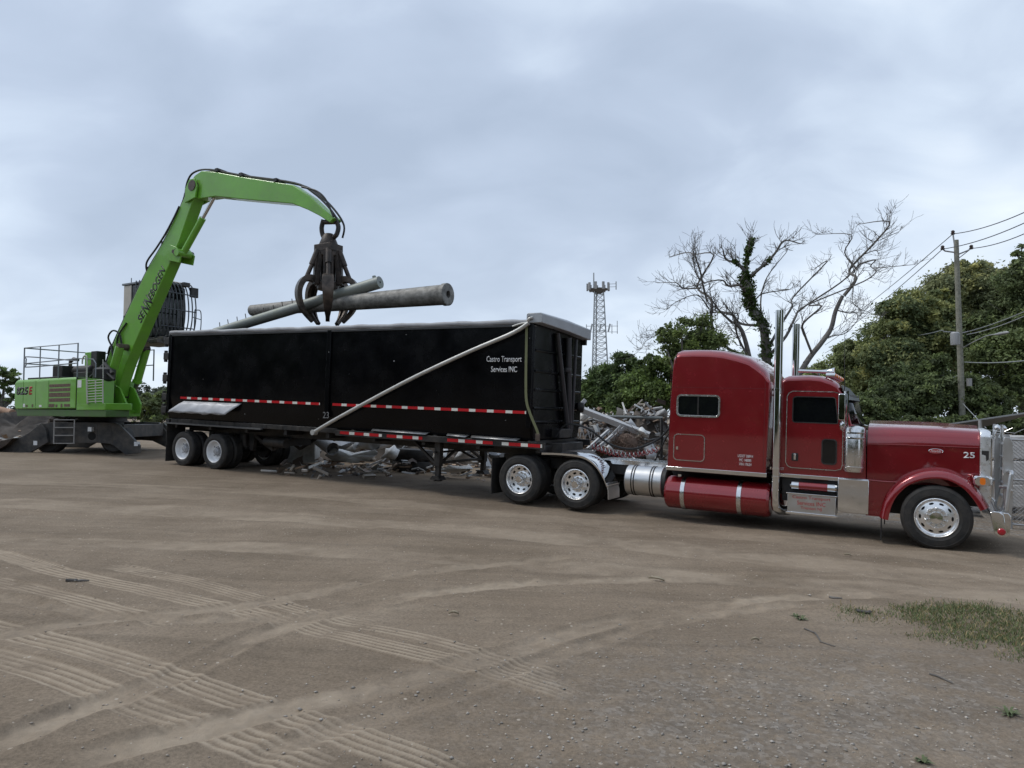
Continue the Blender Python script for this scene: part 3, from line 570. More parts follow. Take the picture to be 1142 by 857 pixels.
# exhaust stacks
for s in (-1, 1):
    q = MB(); y = s*1.1; q.lathe([(.072, 0), (.072, 3.37), (.062, 3.37), (.062, 2.6)], (-2.49, y, .62), (0, 0, 1), 28)
    q.tube([(-2.49, y, .64), (-2.49, y, .50), (-2.475, y*.97, .42), (-2.42, y*.9, .37), (-2.30, y*.75, .36)], [.072, .08, .085, .085, .08], 20)
    eo = q.build('exhaust_stack', chrome, T)
    q = MB()
    for z in (2.55, 1.12, .97): q.lathe([(.073, -.02), (.082, -.018), (.082, .018), (.073, .02)], (-2.49, y, z), (0, 0, 1), 24)
    for z in (2.55, 1.12): q.box(-2.60, -2.49, y-s*.06-.012, y-s*.06+.012, z-.02, z+.02)
    build_each(q, 'clamp', chrome, eo)
# fuel tanks, step box, upper tube
def capsule_x(mb, x0, x1, y, z, r, n=40, e=.05): return mb.lathe([(0, -e*.5), (r*.55, -e*.45), (r*.9, -e*.1), (r, e*.7), (r, x1-x0-e*.7), (r*.9, x1-x0+e*.1), (r*.55, x1-x0+e*.45), (0, x1-x0+e*.5)], (x0, y, z), (1, 0, 0), n)
for s in (-1, 1):
    ft = capsule_x(MB(), -4.52, -2.60, s*.88, .52, .315).build('fuel_tank', red, T)
    for x in (-4.17, -3.12):
        q = MB(); q.lathe([(.317, -.04), (.325, -.038), (.325, .038), (.317, .04)], (x, s*.88, .52), (1, 0, 0), 48); q.build('tank_strap', alum, ft)
    q = MB(); q.cyl((-4.3, s*.9, .82), (-4.3, s*.9, .87), .05, 16); q.build('filler_cap', chrome, ft)
    bx = MB(); bx.box(-2.28, -1.49, -1.15, -.72, .38, .70); bo = bx.build('step_box', brushed, T, .008)
    q = MB(); q.box(-2.30, -1.47, -1.17, -.72, .70, .722); q.box(-2.30, -1.47, -1.175, -1.14, .345, .385); q.build('step_tread', chrome, bo, .004)
    if s < 0:
        for i, (tx, w_) in enumerate((('Castro Transport', .62), ('Services INC', .46), ('Trenton NJ', .34))): lettering('lettering', tx, rlet, bo, (-1.885, -1.154, .645-.09*i), w=w_, h=.07 if i < 2 else .06)
    else: bo.scale = (1, -1, 1)
    q = MB(); q.cyl((-2.10, s*1.07, .845), (-1.63, s*1.07, .845), .068, 24); uo = q.build('air_tank', red, T)
    q = MB(); q.lathe([(0, -.02), (.05, -.015), (.072, .01), (.072, .13)], (-2.23, s*1.07, .845), (1, 0, 0), 24); q.lathe([(0, -.02), (.05, -.015), (.072, .01), (.072, .13)], (-1.50, s*1.07, .845), (-1, 0, 0), 24); build_each(q, 'end_cap', chrome, uo)
    q = MB(); q.prism([(-1.47, .48), (-1.40, .45), (-.985, .45), (-.985, 1.03), (-1.47, 1.03)], s*1.08-.02, s*1.08+.02); q.prism([(-1.47, .48), (-1.40, .45), (-.99, .45), (-.99, 1.02), (-1.47, 1.02)], s*1.055, s*.7); q.build('battery_box', chrome, T, .01)
    q = MB(); q.lathe([(0, 1.955), (.08, 1.95), (.15, 1.925), (.168, 1.88), (.168, 1.22), (.15, 1.16), (0, 1.14)], (-1.23, s*1.07, 0), (0, 0, 1), 36); ao = q.build('air_cleaner', alum, T)
    q = MB()
    for z in (1.83, 1.74, 1.24): q.lathe([(.169, -.016), (.177, -.012), (.177, .012), (.169, .016)], (-1.23, s*1.07, z), (0, 0, 1), 36)
    build_each(q, 'clamp_band', chrome, ao)
bl = MB(); bl.box(-2.40, -1.0, -.95, .95, .55, 1.0); bl.box(-4.4, -2.7, -.5, .5, .5, .95); bl.build('underfloor', black, T)
# polished drum between fuel tank and drive wheels
dr_ = capsule_x(MB(), -5.37, -4.60, -.82, .675, .30, 40, .03).build('polished_drum', brushed, T)
q = MB()
for x in (-5.22, -5.17, -4.84, -4.79): q.lathe([(.301, -.012), (.308, -.01), (.308, .01), (.301, .012)], (x, -.82, .675), (1, 0, 0), 48)
build_each(q, 'drum_strap', black, dr_)
q = MB(); q.lathe([(.285, 0), (.285, .08), (.26, .1), (0, .1)], (-4.62, -.82, .675), (1, 0, 0), 40); q.build('end_cap', black, dr_)
# polished quarter fenders
qp = [(-7.17, 1.115), (-6.8, 1.13), (-6.36, 1.12), (-6.12, 1.06), (-5.93, .93), (-5.78, .74), (-5.69, .56), (-5.66, .55)]
for s in (-1, 1):
    q = MB(); P = spline([(x, 0, z) for x, z in qp], 4)
    q.loft([[(p.x, s*1.215, p.z-.035), (p.x, s*1.215, p.z+.005), (p.x, s*1.19, p.z+.012), (p.x, s*.60, p.z+.012), (p.x, s*.60, p.z), (p.x, s*1.19, p.z), (p.x, s*1.2, p.z-.005), (p.x, s*1.2, p.z-.035)] for p in P]); qo = q.build('quarter_fender', chrome, T)
    q = MB(); q.loft([[(x, s*1.215, z), (x+.02, s*1.215, z), (x+.02, s*.60, z), (x, s*.60, z)] for x, z in ((-5.70, .60), (-5.665, .45), (-5.655, .27))]); q.build('stone_guard', brushed, qo, .003)
q = MB()
for s in (-1, 1): q.box(-8.40, -8.38, s*.9-.3, s*.9+.3, .14, .92)
build_each(q, 'mud_flap', rubber, T)
# air lines and cables between cab and trailer
for k in range(3):
    pts = []
    for j in range(181):
        t = j/180; a = 2*math.pi*16*t; y = -.5+.09*k; r = .038
        pts.append((-6.35+1.45*t, y+r*math.cos(a), 1.28-.16*math.sin(math.pi*t)+.02*k+r*math.sin(a)))
    q = MB(); q.tube(pts, .009, 5); q.build('coiled_air_line', (mat('red_air_line', (.25, .02, .02), .5), brushed, mat('red_air_line', (.25, .02, .02), .5))[k], T)
q = MB(); q.tube(spline([(-7.2, -.5, 1.45), (-6.9, -.6, 1.72), (-6.4, -.6, 1.66), (-5.9, -.55, 1.35), (-5.4, -.5, 1.28), (-4.9, -.45, 1.5), (-4.6, -.4, 1.85), (-4.48, -.4, 1.95)]), .022, 6); q.tube(spline([(-4.47, -.2, 1.9), (-4.75, -.25, 1.6), (-4.9, -.3, 1.25), (-5.0, -.3, 1.05)]), .018, 6); q.tube(spline([(-4.47, .1, 1.8), (-4.65, .1, 1.5), (-4.8, 0, 1.2), (-5.0, 0, 1.05)]), .018, 6); q.build('hydraulic_hose', hose_m, T)
q = MB(); q.box(-4.60, -4.56, -.02, .02, .98, 2.3); q.box(-4.62, -4.48, -.3, .3, 1.75, 1.95); q.box(-4.58, -4.48, -.6, -.3, 1.1, 1.6); q.build('hose_post', black, T, .004)
# ================================================================== TRAILER (local x = truck x + 18.2)
DX = 18.2; SH = (DX, 0, 0)
TRM = frame_matrix(TO+TF*(-DX), TF, TL, TU)
K = thing('scrap_trailer', 'long black open top trailer behind the red truck with a diagonal pale pole', 'trailer', TRM)
X0, X1 = -19.56, -7.42
def xsec(x, hw=1.28, zt=3.86, zb=1.36):
    return [(x, -hw+.13, zb), (x, -hw+.04, zb+.25), (x, -hw, zb+.65), (x, -hw, zt), (x, -hw+.06, zt), (x, -hw+.06, zb+.65), (x, -hw+.12, zb+.25), (x, -hw+.2, zb+.08), (x, hw-.2, zb+.08), (x, hw-.12, zb+.25), (x, hw-.06, zb+.65), (x, hw-.06, zt), (x, hw, zt), (x, hw, zb+.65), (x, hw-.04, zb+.25), (x, hw-.13, zb)]
def bow(x): return .0
rg = []
for i in range(41):
    x = X0+(X1-X0)*i/40; P = xsec(x); d = .012*math.sin(i*1.9)+.010*math.sin(i*.77+1)
    rg.append([(a, b-(d if 1 < k < 3 or k == 13 else 0), c) for k, (a, b, c) in enumerate(P)])
tb = MB(SH).loft(rg).build('tub', tblack, K)
def fr_ring(x, s=1, zt=3.86):
    return [(x, y*s, z) for y, z in ((-1.15, 1.36), (-1.24, 1.61), (-1.28, 2.01), (-1.28, zt), (1.28, zt), (1.28, 2.01), (1.24, 1.61), (1.15, 1.36))]
MB(SH).loft([fr_ring(-7.5), fr_ring(-7.40)]).build('front_wall', tblack, K, .03)
tg = MB(SH); tg.loft([fr_ring(-19.64), fr_ring(-19.57)])
for y in (-1.0, -.5, 0, .5, 1.0): tg.box(-19.72, -19.64, y-.05, y+.05, 1.4, 3.8)
tg = tg.build('tailgate', tblack, K, .01)
hg = MB(SH)
for z in (1.62, 2.0, 2.55, 3.2, 3.65):
    for s in (-1, 1): hg.box(-19.80, -19.58, s*1.25-.07, s*1.25+.07, z-.10, z+.10); hg.cyl((-19.78, s*1.25, z-.17), (-19.78, s*1.25, z+.17), .05, 10)
build_each(hg, 'hinge', black, tg, bevel=.008)
rb = MB(SH)
for x, w_ in ((-19.5, .10), (-13.22, .13), (-7.47, .10)):
    for s in (-1, 1): rb.box(x-w_/2, x+w_/2, s*1.30-.022, s*1.30+.022, 1.62, 3.84)
build_each(rb, 'side_post', tblack, K, bevel=.006)
# front wall ribs, lift tubes
fb = MB(SH)
for z in (1.75, 2.05, 2.45, 2.85, 3.3): fb.prism([(-7.405, z-.04), (-7.38, z-.012), (-7.38, z+.012), (-7.405, z+.04)], -1.2, 1.2)
build_each(fb, 'front_rib', tblack, K)
fp = MB(SH); fp.tube([(-7.34, -.28, 3.75), (-7.28, .35, 1.45)], .055, 12); fp.tube([(-7.33, .30, 3.70), (-7.30, .42, 1.4)], .07, 12); fp.tube([(-7.33, .75, 3.7), (-7.30, .55, 1.5)], .04, 10); fp.lathe([(.09, 0), (.10, .03), (.09, .1)], (-7.34, .30, 2.9), (0, 0, 1), 16); build_each(fp, 'front_pipe', mat('dull_black_pipe', (.03, .03, .032), .45), K)
jb = MB(SH); jb.lathe([(0, 0), (.10, .0), (.12, .05), (.12, .14), (.06, .16), (0, .16)], (-7.4, 1.1, 2.1), (1, .4, 0), 16); jb.box(-7.4, -7.2, -.3, .3, 1.4, 1.6); build_each(jb, 'hose_box', black, K, bevel=.01)
# end cap holding the tarp
ec = MB(SH); ec.loft([[(-7.58, y, z1), (-7.55, y, z1+.03), (-7.24, y, z1+.03+d), (-7.20, y, z1), (-7.20, y, z0), (-7.58, y, z0)] for y, z1, z0, d in ((-1.33, 4.05, 3.87, 0), (-1.29, 4.055, 3.865, 0), (0, 4.03, 3.82, .02), (1.32, 3.98, 3.74, 0))]); ec = ec.build('end_cap', mat('cap_grey', (.36, .38, .40), .4, .1, var=.08), K, .012)
q = MB(SH); q.lathe([(0, 0), (.035, 0), (.04, .012), (.025, .02), (0, .02)], (-7.5, -1.335, 3.98), A, 16); q.box(-7.42, -7.32, 1.29, 1.36, 3.62, 3.76); build_each(q, 'cap_bolt', black, ec)
# tarp rolled along the top edge and rail
tp = MB(SH); pts = [(X0-.02+(X1-.1-X0)*i/60, -1.265+.008*math.sin(i*1.3), 3.895+.008*math.sin(i*.9)) for i in range(61)]; tp.tube(pts, [.058+.006*math.sin(i*2.1) for i in range(61)], 12); tp.build('rolled_tarp', tarpm, K)
tr = MB(SH); tr.box(X0-.05, X1+.02, 1.24, 1.33, 3.82, 3.93); tr.box(X0-.05, X1+.0, -1.315, -1.225, 3.79, 3.845); tr.box(X0-.06, X0+.05, -1.3, 1.3, 3.8, 3.92)
tr.build('top_rail', mat('rail_dark', (.05, .052, .055), .45, .3), K, .008)
ap = MB(SH); P = spline([(-13.55, -1.39, 1.24), (-12.6, -1.40, 1.70), (-10.6, -1.41, 2.60), (-9.0, -1.40, 3.24), (-7.9, -1.39, 3.64), (-7.50, -1.37, 3.86)], 8); ap.tube(P, .045, 12); ap.cyl((-13.55, -1.3, 1.24), (-13.55, -1.44, 1.24), .07, 14); apo = ap.build('tarp_pole', polem, K)
ap = MB(SH); ap.tube(spline([(-7.55, -1.36, 3.86), (-7.49, -1.38, 3.95), (-7.42, -1.35, 3.98)]), .03, 8); ap.tube(spline([(-7.9, -1.36, 3.80), (-7.7, -1.33, 3.86), (-7.5, -1.33, 3.87)]), .02, 8); ap.build('pole_link', polem, apo)
st = MB(SH); P = spline([(-7.57, -1.335, 3.85), (-7.555, -1.34, 3.3), (-7.54, -1.345, 2.7), (-7.51, -1.34, 2.2), (-7.40, -1.335, 1.9), (-7.24, -1.33, 1.58), (-7.20, -1.32, 1.44)], 5)
st.loft([[(p.x-.03, p.y, p.z), (p.x+.03, p.y, p.z+.01), (p.x+.03, p.y+.008, p.z+.01), (p.x-.03, p.y+.008, p.z)] for p in P]); sto = st.build('strap', strapm, K)
q = MB(SH); q.box(-7.27, -7.17, -1.345, -1.31, 1.36, 1.52); q.build('strap_buckle', rustst, sto, .008)
# reflective tape (alternating stripes are pieces of their own colour)
def tape(x0, x1, z0, z1, y, first, h=.052, red_l=.30, wh_l=.17):
    """one strip whose faces alternate between the red and the silver reflector"""
    xs = [x0]; cs = []; c = first
    while xs[-1] < x1-.01: cs.append(c); xs.append(min(x1, xs[-1]+(red_l if c == 'r' else wh_l))); c = 'w' if c == 'r' else 'r'
    q = MB(SH); q.loft([[(x, yy, z0+(z1-z0)*(x-x0)/(x1-x0)+d) for yy, d in ((y, -h/2), (y-.004, -h/2), (y-.004, h/2), (y, h/2))] for x in xs]); o = q.build('reflective_tape', tred, K); o.data.materials.append(twht)
    for p in o.data.polygons:
        k = np.searchsorted(xs, p.center.x-DX)-1; p.material_index = 0 if cs[int(np.clip(k, 0, len(cs)-1))] == 'r' else 1
    return o
tape(-18.95, -13.46, 1.985, 1.965, -1.302, 'r', .062); tape(-13.03, -7.50, 1.965, 1.955, -1.302, 'r', .062)
# lower side rail with tape
lr = MB(SH)
for s in (-1, 1): lr.box(-12.95, -7.1, s*1.22-.04, s*1.22+.04, 1.19, 1.33); lr.box(-19.5, -12.95, s*1.15-.04, s*1.15+.04, 1.24, 1.36)
for i in range(20): lr.box(-19.3+i*.62, -19.2+i*.62, -1.2, 1.2, 1.24, 1.35)
lr.build('side_rail', black, K, .006)
tape(-12.78, -11.45, 1.27, 1.265, -1.262, 'r', .07); tape(-11.3, -10.25, 1.265, 1.262, -1.262, 'r', .07); tape(-9.55, -8.35, 1.262, 1.26, -1.262, 'r', .07); tape(-8.12, -7.14, 1.26, 1.26, -1.262, 'w', .07)
sp = MB(SH)
for x0, x1, z in ((-11.8, -10.1, 1.375), (-9.6, -9.0, 1.37), (-8.95, -7.7, 1.36)): sp.add([(x0, -1.19, z+.035), (x1, -1.19, z+.03), (x1-.05, -1.30, z-.02), (x0+.04, -1.29, z-.005)], [(0, 1, 2, 3)])
spo = sp.build('bent_side_plate', mat('bare_steel', (.28, .28, .28), .4, .6, var=.3, vscale=6, bump=.5, bscale=4), K); k = spo.modifiers.new('s', 'SOLIDIFY'); k.thickness = .006
# chassis
tc_ = MB(SH)
for s in (-1, 1):
    tc_.box(-19.5, -7.0, s*.5-.06, s*.5+.06, 1.0, 1.30)
    for x in (-19.55, -18.2, -16.75): tc_.prism([(x-.12, 1.02), (x+.12, 1.02), (x+.06, .55), (x-.06, .55)], s*.5-.06, s*.5+.06)
    for x in (-18.90, -17.52): tc_.beam((x-.55, s*.5, .62), (x+.55, s*.5, .62), .09, .06); tc_.cyl((x-.2, s*.35, .55), (x-.2, s*.35, .85), .09, 12); tc_.cyl((x+.35, s*.45, .62), (x+.35, s*.45, 1.0), .11, 14)
    tc_.beam((-16.7, s*.5, 1.0), (-15.9, s*.5, .62), .1, .1); tc_.beam((-15.9, s*.5, .62), (-15.2, s*.5, 1.0), .08, .08)
for x in (-18.90, -17.52): tc_.cyl((x, -1, .5), (x, 1, .5), .07, 12)
for i in range(9): tc_.box(-19.3+i*1.5-.05, -19.3+i*1.5+.05, -1.15, 1.15, 1.1, 1.24)
tc_.box(-8.4, -7.0, -.55, .55, 1.0, 1.06); tc_.prism([(-8.6, 1.0), (-7.0, 1.0), (-7.0, 1.3), (-8.6, 1.3)], -.45, .45); tc_.box(-16.6, -15.4, -.4, .4, .75, 1.05)
tc_.cyl((-16.0, -.7, .85), (-15.2, -.7, .85), .14, 14)
tc_.build('chassis', black, K, .006)
two = wheel('trailer', K, (-18.90+DX, -1.06, .5)); twi = wheel('inner', K, (-18.90+DX, -.73, .5))
for x in (-18.90, -17.52):
    for s in (-1, 1):
        if not (x == -18.90 and s == -1): copy_part(two, K, (x+DX, 1.06*s, .5), 0 if s < 0 else math.pi); copy_part(twi, K, (x+DX, .73*s, .5), 0 if s < 0 else math.pi)
for s in (-1, 1):
    q = MB(SH); n = 16; rows = []
    for j, (y, z0_, xa, xb) in enumerate(((1.295, 1.89, -18.79, -16.37), (1.36, 1.80, -18.92, -16.48), (1.46, 1.62, -19.2, -16.72), (1.47, 1.555, -19.26, -16.78))):
        rows.append([(xa+(xb-xa)*i/n, s*(y+.012*math.sin(i*1.1+j)*(j > 0)), z0_+(.010+.02*math.exp(-((i-11)/1.6)**2))*math.sin(i*1.7+j*2)*(j > 0)) for i in range(n+1)])
    q.loft(rows, False, False); o = q.build('wheel_fender', galv, K); k = o.modifiers.new('s', 'SOLIDIFY'); k.thickness = .008
    q = MB(SH); q.box(-19.62, -19.60, s*.92-.31, s*.92+.31, .09, 1.22); build_each(q, 'mud_flap', rubber, K)
q = MB(SH); q.box(-19.72, -19.58, -1.2, 1.2, 1.20, 1.34); ub = q.build('rear_bumper', black, K, .01)
q = MB(SH); q.box(-19.70, -15.6, -1.28, -1.2, 1.205, 1.245); q.build('fender_rail', mat('worn_rail', (.14, .14, .14), .5, .4), K)
# landing legs
for s in (-1, 1):
    q = MB(SH); q.box(-10.03, -9.88, s*1.0-.075, s*1.0+.075, .62, 1.25); q.box(-10.01, -9.90, s*1.0-.055, s*1.0+.055, .34, .66); lo = q.build('landing_leg', black, K, .006)
    q = MB(SH); q.prism([(-10.10, .31), (-9.81, .31), (-9.88, .40), (-10.03, .40)], s*1.0-.13, s*1.0+.13); q.build('foot', black, lo)
    q = MB(SH); q.beam((-10.0, s*.95, .62), (-11.1, s*.55, 1.2), .05, .06); q.build('brace', black, lo)
q = MB(SH); q.beam((-9.95, -.95, .70), (-9.95, .95, .70), .05, .06); q.beam((-9.95, -.9, .7), (-9.95, .2, 1.2), .05, .05); q.beam((-9.95, .9, .7), (-9.95, -.2, 1.2), .05, .05); q.cyl((-9.95, -1.2, .95), (-9.95, 1.0, .95), .025, 8); q.build('cross_brace', black, K)
lettering('lettering', 'Castro Transport', wlet, K, (-8.12+DX, -1.300, 3.08), w=.88, h=.165, bold=.006); lettering('lettering', 'Services INC', wlet, K, (-8.11+DX, -1.300, 2.875), w=.65, h=.125, bold=.006)
lettering('lettering', '23', mat('faded_lettering', (.17, .17, .17), .6), K, (-13.22+DX, -1.324, 1.69), h=.16)
# ================================================================== MATERIAL HANDLER
EF = np.array([.8707, -.4918, 0]); EL = np.array([.4918, .8707, 0]); EO = np.array([-14.6, 25.0, .41])
XM = frame_matrix(EO, EF, EL, (0, 0, 1))
E_ = thing('material_handler', 'bright green material handler lifting two poles over the trailer with its arm', 'excavator', XM)
# the undercarriage is turned about the slew ring; it runs along world X
um = Matrix.Translation((0.15, 0, 0)) @ Matrix.Rotation(math.atan2(.4918, .8707), 4, 'Z')
def put(o): o.matrix_local = um; return o
u = MB()
for s in (-1, 1):
    u.prism([(-1.55, .55), (-1.05, .95), (-.75, 1.0), (.85, 1.0), (1.4, .98), (1.75, .60), (2.0, .10), (1.8, .02), (1.2, .30), (.8, .33), (-.7, .30), (-1.0, .25), (-1.5, .30)], s*1.40-.05, s*1.40+.05)
    u.prism([(-.62, .35), (.8, .35), (.8, 1.0), (-.62, 1.0)], s*1.452-.004, s*1.452+.004)
u.box(-1.3, 1.6, -1.34, 1.34, .5, .92); und = put(u.build('undercarriage', dgrey, E_, .015))
for s in (-1, 1):
    q = MB(); q.prism([(-1.45, .62), (-1.0, .98), (-.85, .80), (-.75, .35), (-1.35, .0), (-2.25, -.08), (-2.45, .0), (-1.9, .40)], s*1.52-.06, s*1.52+.06); q.cyl((-2.3, s*1.52-.1, 0), (-2.3, s*1.52+.1, 0), .09, 12); put(q.build('outrigger', dgrey, E_, .012))
    q = MB(); q.prism([(1.3, .95), (1.55, .95), (1.9, .62), (2.25, .25), (2.25, .0), (1.8, -.05), (1.4, .25)], s*1.52-.06, s*1.52+.06); put(q.build('outrigger', dgrey, E_, .012))
    q = MB(); q.box(-2.75, -1.45, s*1.15-.3, s*1.15+.3, -.06, .02) if s > 0 else q.prism([(-2.75, .02), (-2.1, .42), (-1.7, .5), (-1.95, .25), (-2.5, -.04)], -1.85, -1.55); put(q.build('stabiliser_pad', rustst, E_, .01))
    for x in (-.95, 1.25) if s < 0 else ():
        q = MB(); q.lathe([(.2, -.2), (.42, -.22), (.49, -.15), (.5, 0), (.49, .15), (.42, .22), (.2, .2), (0, .15)], (x, s*1.08, .47), (0, s, 0), 32); put(q.build('wheel', rubber, E_))
q = MB()
for x, z in ((-1.15, .33), (.62, .78), (2.15, .30)): q.box(x-.06, x+.06, -1.60, -1.455, z-.07, z+.07)
[put(o_) for o_ in build_each(q, 'reflector', white, E_)]
q = MB(); q.lathe([(0, 0), (.13, 0), (.13, .01), (0, .012)], (.62, -1.452, .55), A, 20); put(q.build('opening_shade_disc', mat('deep_black', (.003, .003, .003), .8), E_))  # flat black disc painting the shade of a hole in the frame
q = MB(); q.tube([(-1.3, -.6, .95), (-1.0, -1.0, 1.10), (-.6, -.8, 1.05)], .12, 8); q.box(-1.2, -.6, -.9, -.3, .9, 1.15); put(q.build('stabiliser_cylinder', rustst, E_, .01))
ld = MB()
for x in (-.33, .33): ld.tube([(x, -1.62, .30), (x, -1.62, 1.09), (x, -1.45, 1.11)], .022, 8)
for z in (.32, .58, .84, 1.09): ld.box(-.33, .33, -1.66, -1.58, z-.014, z+.014)
put(ld.build('ladder', mat('bare_ladder', (.33, .32, .31), .5, .3), E_)).matrix_local = um @ Matrix.Translation((-.2, 0, 0))
q = MB(); q.lathe([(.85, .92), (.85, 1.02), (.95, 1.03), (.95, 1.2), (0, 1.2)], (0, 0, 0), (0, 0, 1), 40); q.build('slew_ring', black, E_)
# upper carriage
b = MB(); b.loft([[(-2.50, y, z0), (-2.58, y, 1.60), (-2.58, y, 2.36), (-2.48, y, z1), (xf-.02, y, z1), (xf, y, 2.3), (xf, y, z0)] for y, z0, z1, xf in ((-1.42, 1.46, 2.42, 1.22), (-1.36, 1.46, 2.49, 1.22), (-.1, 1.46, 2.49, 1.22), (-.08, 1.46, 2.49, .02), (1.36, 1.46, 2.49, .02), (1.42, 1.46, 2.42, .02))]); up = b.build('engine_housing', green, E_, .03)
b = MB(); b.loft([[(-2.45, y, 1.22), (x, y, 1.18), (x, y, 1.40), (-2.5, y, 1.46)] for y, x in ((-1.38, 2.85), (-.55, 2.75), (-.5, 1.75), (.5, 1.0), (1.38, .1))]); b.build('turntable_frame', mat('dark_green_paint', (.06, .15, .03), .45, dirt=(.1, .1, .07), dirtamt=.5), E_, .015)
b = MB(); b.box(1.23, 2.83, -1.40, -.5, 1.40, 1.62); b.box(1.23, 1.9, -1.40, -.55, 1.6, 2.42); b.build('side_deck', green, E_, .02)
b = MB(); b.box(1.20, 1.232, -1.405, -.15, 1.45, 2.48); b.build('panel_gap', black, up)
for z0, z1 in ((2.18, 2.28), (2.03, 2.14), (1.85, 1.99), (1.69, 1.81)):
    q = MB(); q.box(-.36, .90, -1.426, -1.41, z0, z1); q.build('louvre', louv, up, .004)
q = MB(); q.box(-.36, -.02, -1.426, -1.41, 1.51, 1.62); q.box(.05, .16, -1.426, -1.41, 1.51, 1.60); q.box(.36, .46, -1.426, -1.41, 1.50, 1.62); q.box(.56, .9, -1.426, -1.41, 1.52, 1.61); q.box(-1.80, -1.70, -1.426, -1.41, 1.52, 1.60); q.box(-1.42, -1.34, -1.426, -1.41, 1.52, 1.62); build_each(q, 'vent', louv, up)
q = MB(); q.box(-1.98, -1.86, -1.426, -1.41, 1.53, 1.64); q.box(-.95, -.80, -1.426, -1.41, 1.52, 1.59); q.box(1.28, 1.50, -1.406, -1.395, 2.14, 2.38); build_each(q, 'sticker', white, up)
q = MB()
for x in (-2.0, -.4, -1.2): q.box(x-.004, x+.004, -1.425, -1.41, 1.48, 2.42)
build_each(q, 'panel_seam', mat('seam_green', (.05, .16, .02), .6), up)
lettering('lettering', '825', klet, up, (-2.06, -1.4225, 2.09), w=.78, h=.28, bold=.045, shear=.12); lettering('lettering', 'E', rlet, up, (-1.52, -1.4225, 2.09), w=.22, h=.28, bold=.045, shear=.12)
q = MB(); q.box(-2.0, -.1, -1.3, -.2, 2.49, 2.55); q.box(-1.0, -.4, -1.0, -.3, 2.5, 2.95); q.lathe([(.2, 0), (.2, .9), (.15, .95), (0, .95)], (-.2, -.6, 2.75), (1, 0, 0), 20); q.box(.1, .9, -.9, -.2, 2.5, 2.7); q.build('engine_parts', mat('engine_black', (.02, .018, .018), .6, var=.3), E_, .02)
q = MB(); q.lathe([(.25, -.05), (.33, .02), (.34, .35), (.2, .42), (0, .44)], (1.65, -.75, 2.40), (0, 0, 1), 20); q.tube([(1.2, -.8, 2.6), (1.6, -.7, 2.95), (2.1, -.75, 2.6)], .07, 8); q.tube([(1.3, -1.0, 2.5), (1.7, -.9, 2.8), (2.3, -.8, 2.4)], .05, 8); q.build('air_filter', hose_m, E_)
q = MB(); q.tube([(-.55, -.65, 2.9), (-.55, -.65, 3.1), (-.35, -.65, 3.2), (-.1, -.65, 3.15)], .06, 10); q.build('exhaust_pipe', rustst, E_)
q = MB()
yl = -1.36
q.tube([(-2.12, yl, 2.48), (-2.13, yl, 3.60), (1.17, yl, 3.60), (1.17, yl, 2.48)], .024, 8)
for x in (-1.1, .05): q.cyl((x, yl, 2.48), (x, yl, 3.6), .02, 8)
q.tube(spline([(1.17, yl, 3.02), (-1.85, yl, 3.28), (-1.99, yl, 3.2), (-1.99, yl, 3.0), (-1.85, yl, 2.92), (1.17, yl, 2.95)], 5), .02, 8); q.tube([(-2.12, yl, 3.05), (1.17, yl, 3.1), (2.05, yl, 3.04), (2.2, yl, 2.9), (2.2, yl, 2.45)], .018, 8)
q.tube([(-2.12, yl, 3.6), (-2.14, 1.3, 3.6), (-2.14, 1.3, 2.48)], .024, 8); q.tube([(-2.14, 1.3, 3.6), (1.2, 1.3, 3.6), (1.2, 1.3, 2.48)], .024, 8); q.tube([(-2.12, yl, 3.05), (-2.14, 1.3, 3.05), (1.2, 1.3, 3.05)], .02, 8)
q.build('handrail', grail, E_)
q = MB(); q.tube(spline([(1.55, -1.42, 2.9), (1.56, -1.42, 3.06), (1.68, -1.42, 3.16), (1.80, -1.42, 3.06), (1.82, -1.42, 2.3), (1.9, -1.42, 1.6)], 4), .025, 8)
for x in (1.92, 2.38, 2.78): q.tube([(x, -1.44, 1.62), (x-.04, -1.44, 2.36)], .02, 8)
for k in range(9): q.tube([(1.90, -1.44, 1.66+k*.085), (2.78, -1.44, 1.68+k*.085)], .012, 6)
q.tube([(2.75, -1.44, 2.4), (2.72, -1.44, 3.0)], .012, 6); q.build('access_guard', mat('pale_guard', (.45, .47, .40), .5), E_)
q = MB(); q.box(.25, .62, -.62, -.3, 2.49, 3.4); q.build('tank_panel', green, E_, .02)
q = MB(); q.box(.63, .95, -.62, -.3, 2.5, 3.42); q.build('dark_panel', black, E_, .01)
# boom foot bracket
q = MB()
for s in (-1, 1): q.prism([(.35, 1.3), (2.1, 1.3), (2.15, 1.62), (1.75, 2.15), (1.4, 2.3), (.95, 2.15), (.45, 1.7)], s*.25-.03, s*.25+.03)
q.box(.5, 1.8, -.45, .45, 1.2, 1.42); q.build('boom_bracket', green, E_, .015)
BW = .195
boomL = [(.62, 2.30), (.60, 2.62), (.98, 3.42), (1.75, 4.53), (2.94, 6.05), (3.74, 6.84), (4.74, 8.12), (5.00, 8.50), (5.18, 8.62)]
boomR = [(1.45, 1.75), (1.62, 2.35), (1.95, 3.0), (2.56, 3.88), (3.3, 4.95), (4.03, 5.98), (4.59, 6.80), (4.98, 7.55), (5.22, 8.0), (5.40, 8.25)]
def strip_pair(Lp, Rp, n=24):
    def rs_(P):
        P = [Vector((a, 0, b)) for a, b in P]; d = [0]
        for a, b in zip(P[:-1], P[1:]): d.append(d[-1]+(b-a).length)
        o = []
        for i in range(n+1):
            t = d[-1]*i/n; j = max(k for k in range(len(d)-1) if d[k] <= t+1e-9); f = (t-d[j])/(d[j+1]-d[j]); o.append(P[j].lerp(P[j+1], f))
        return o
    return list(zip(rs_(Lp), rs_(Rp)))
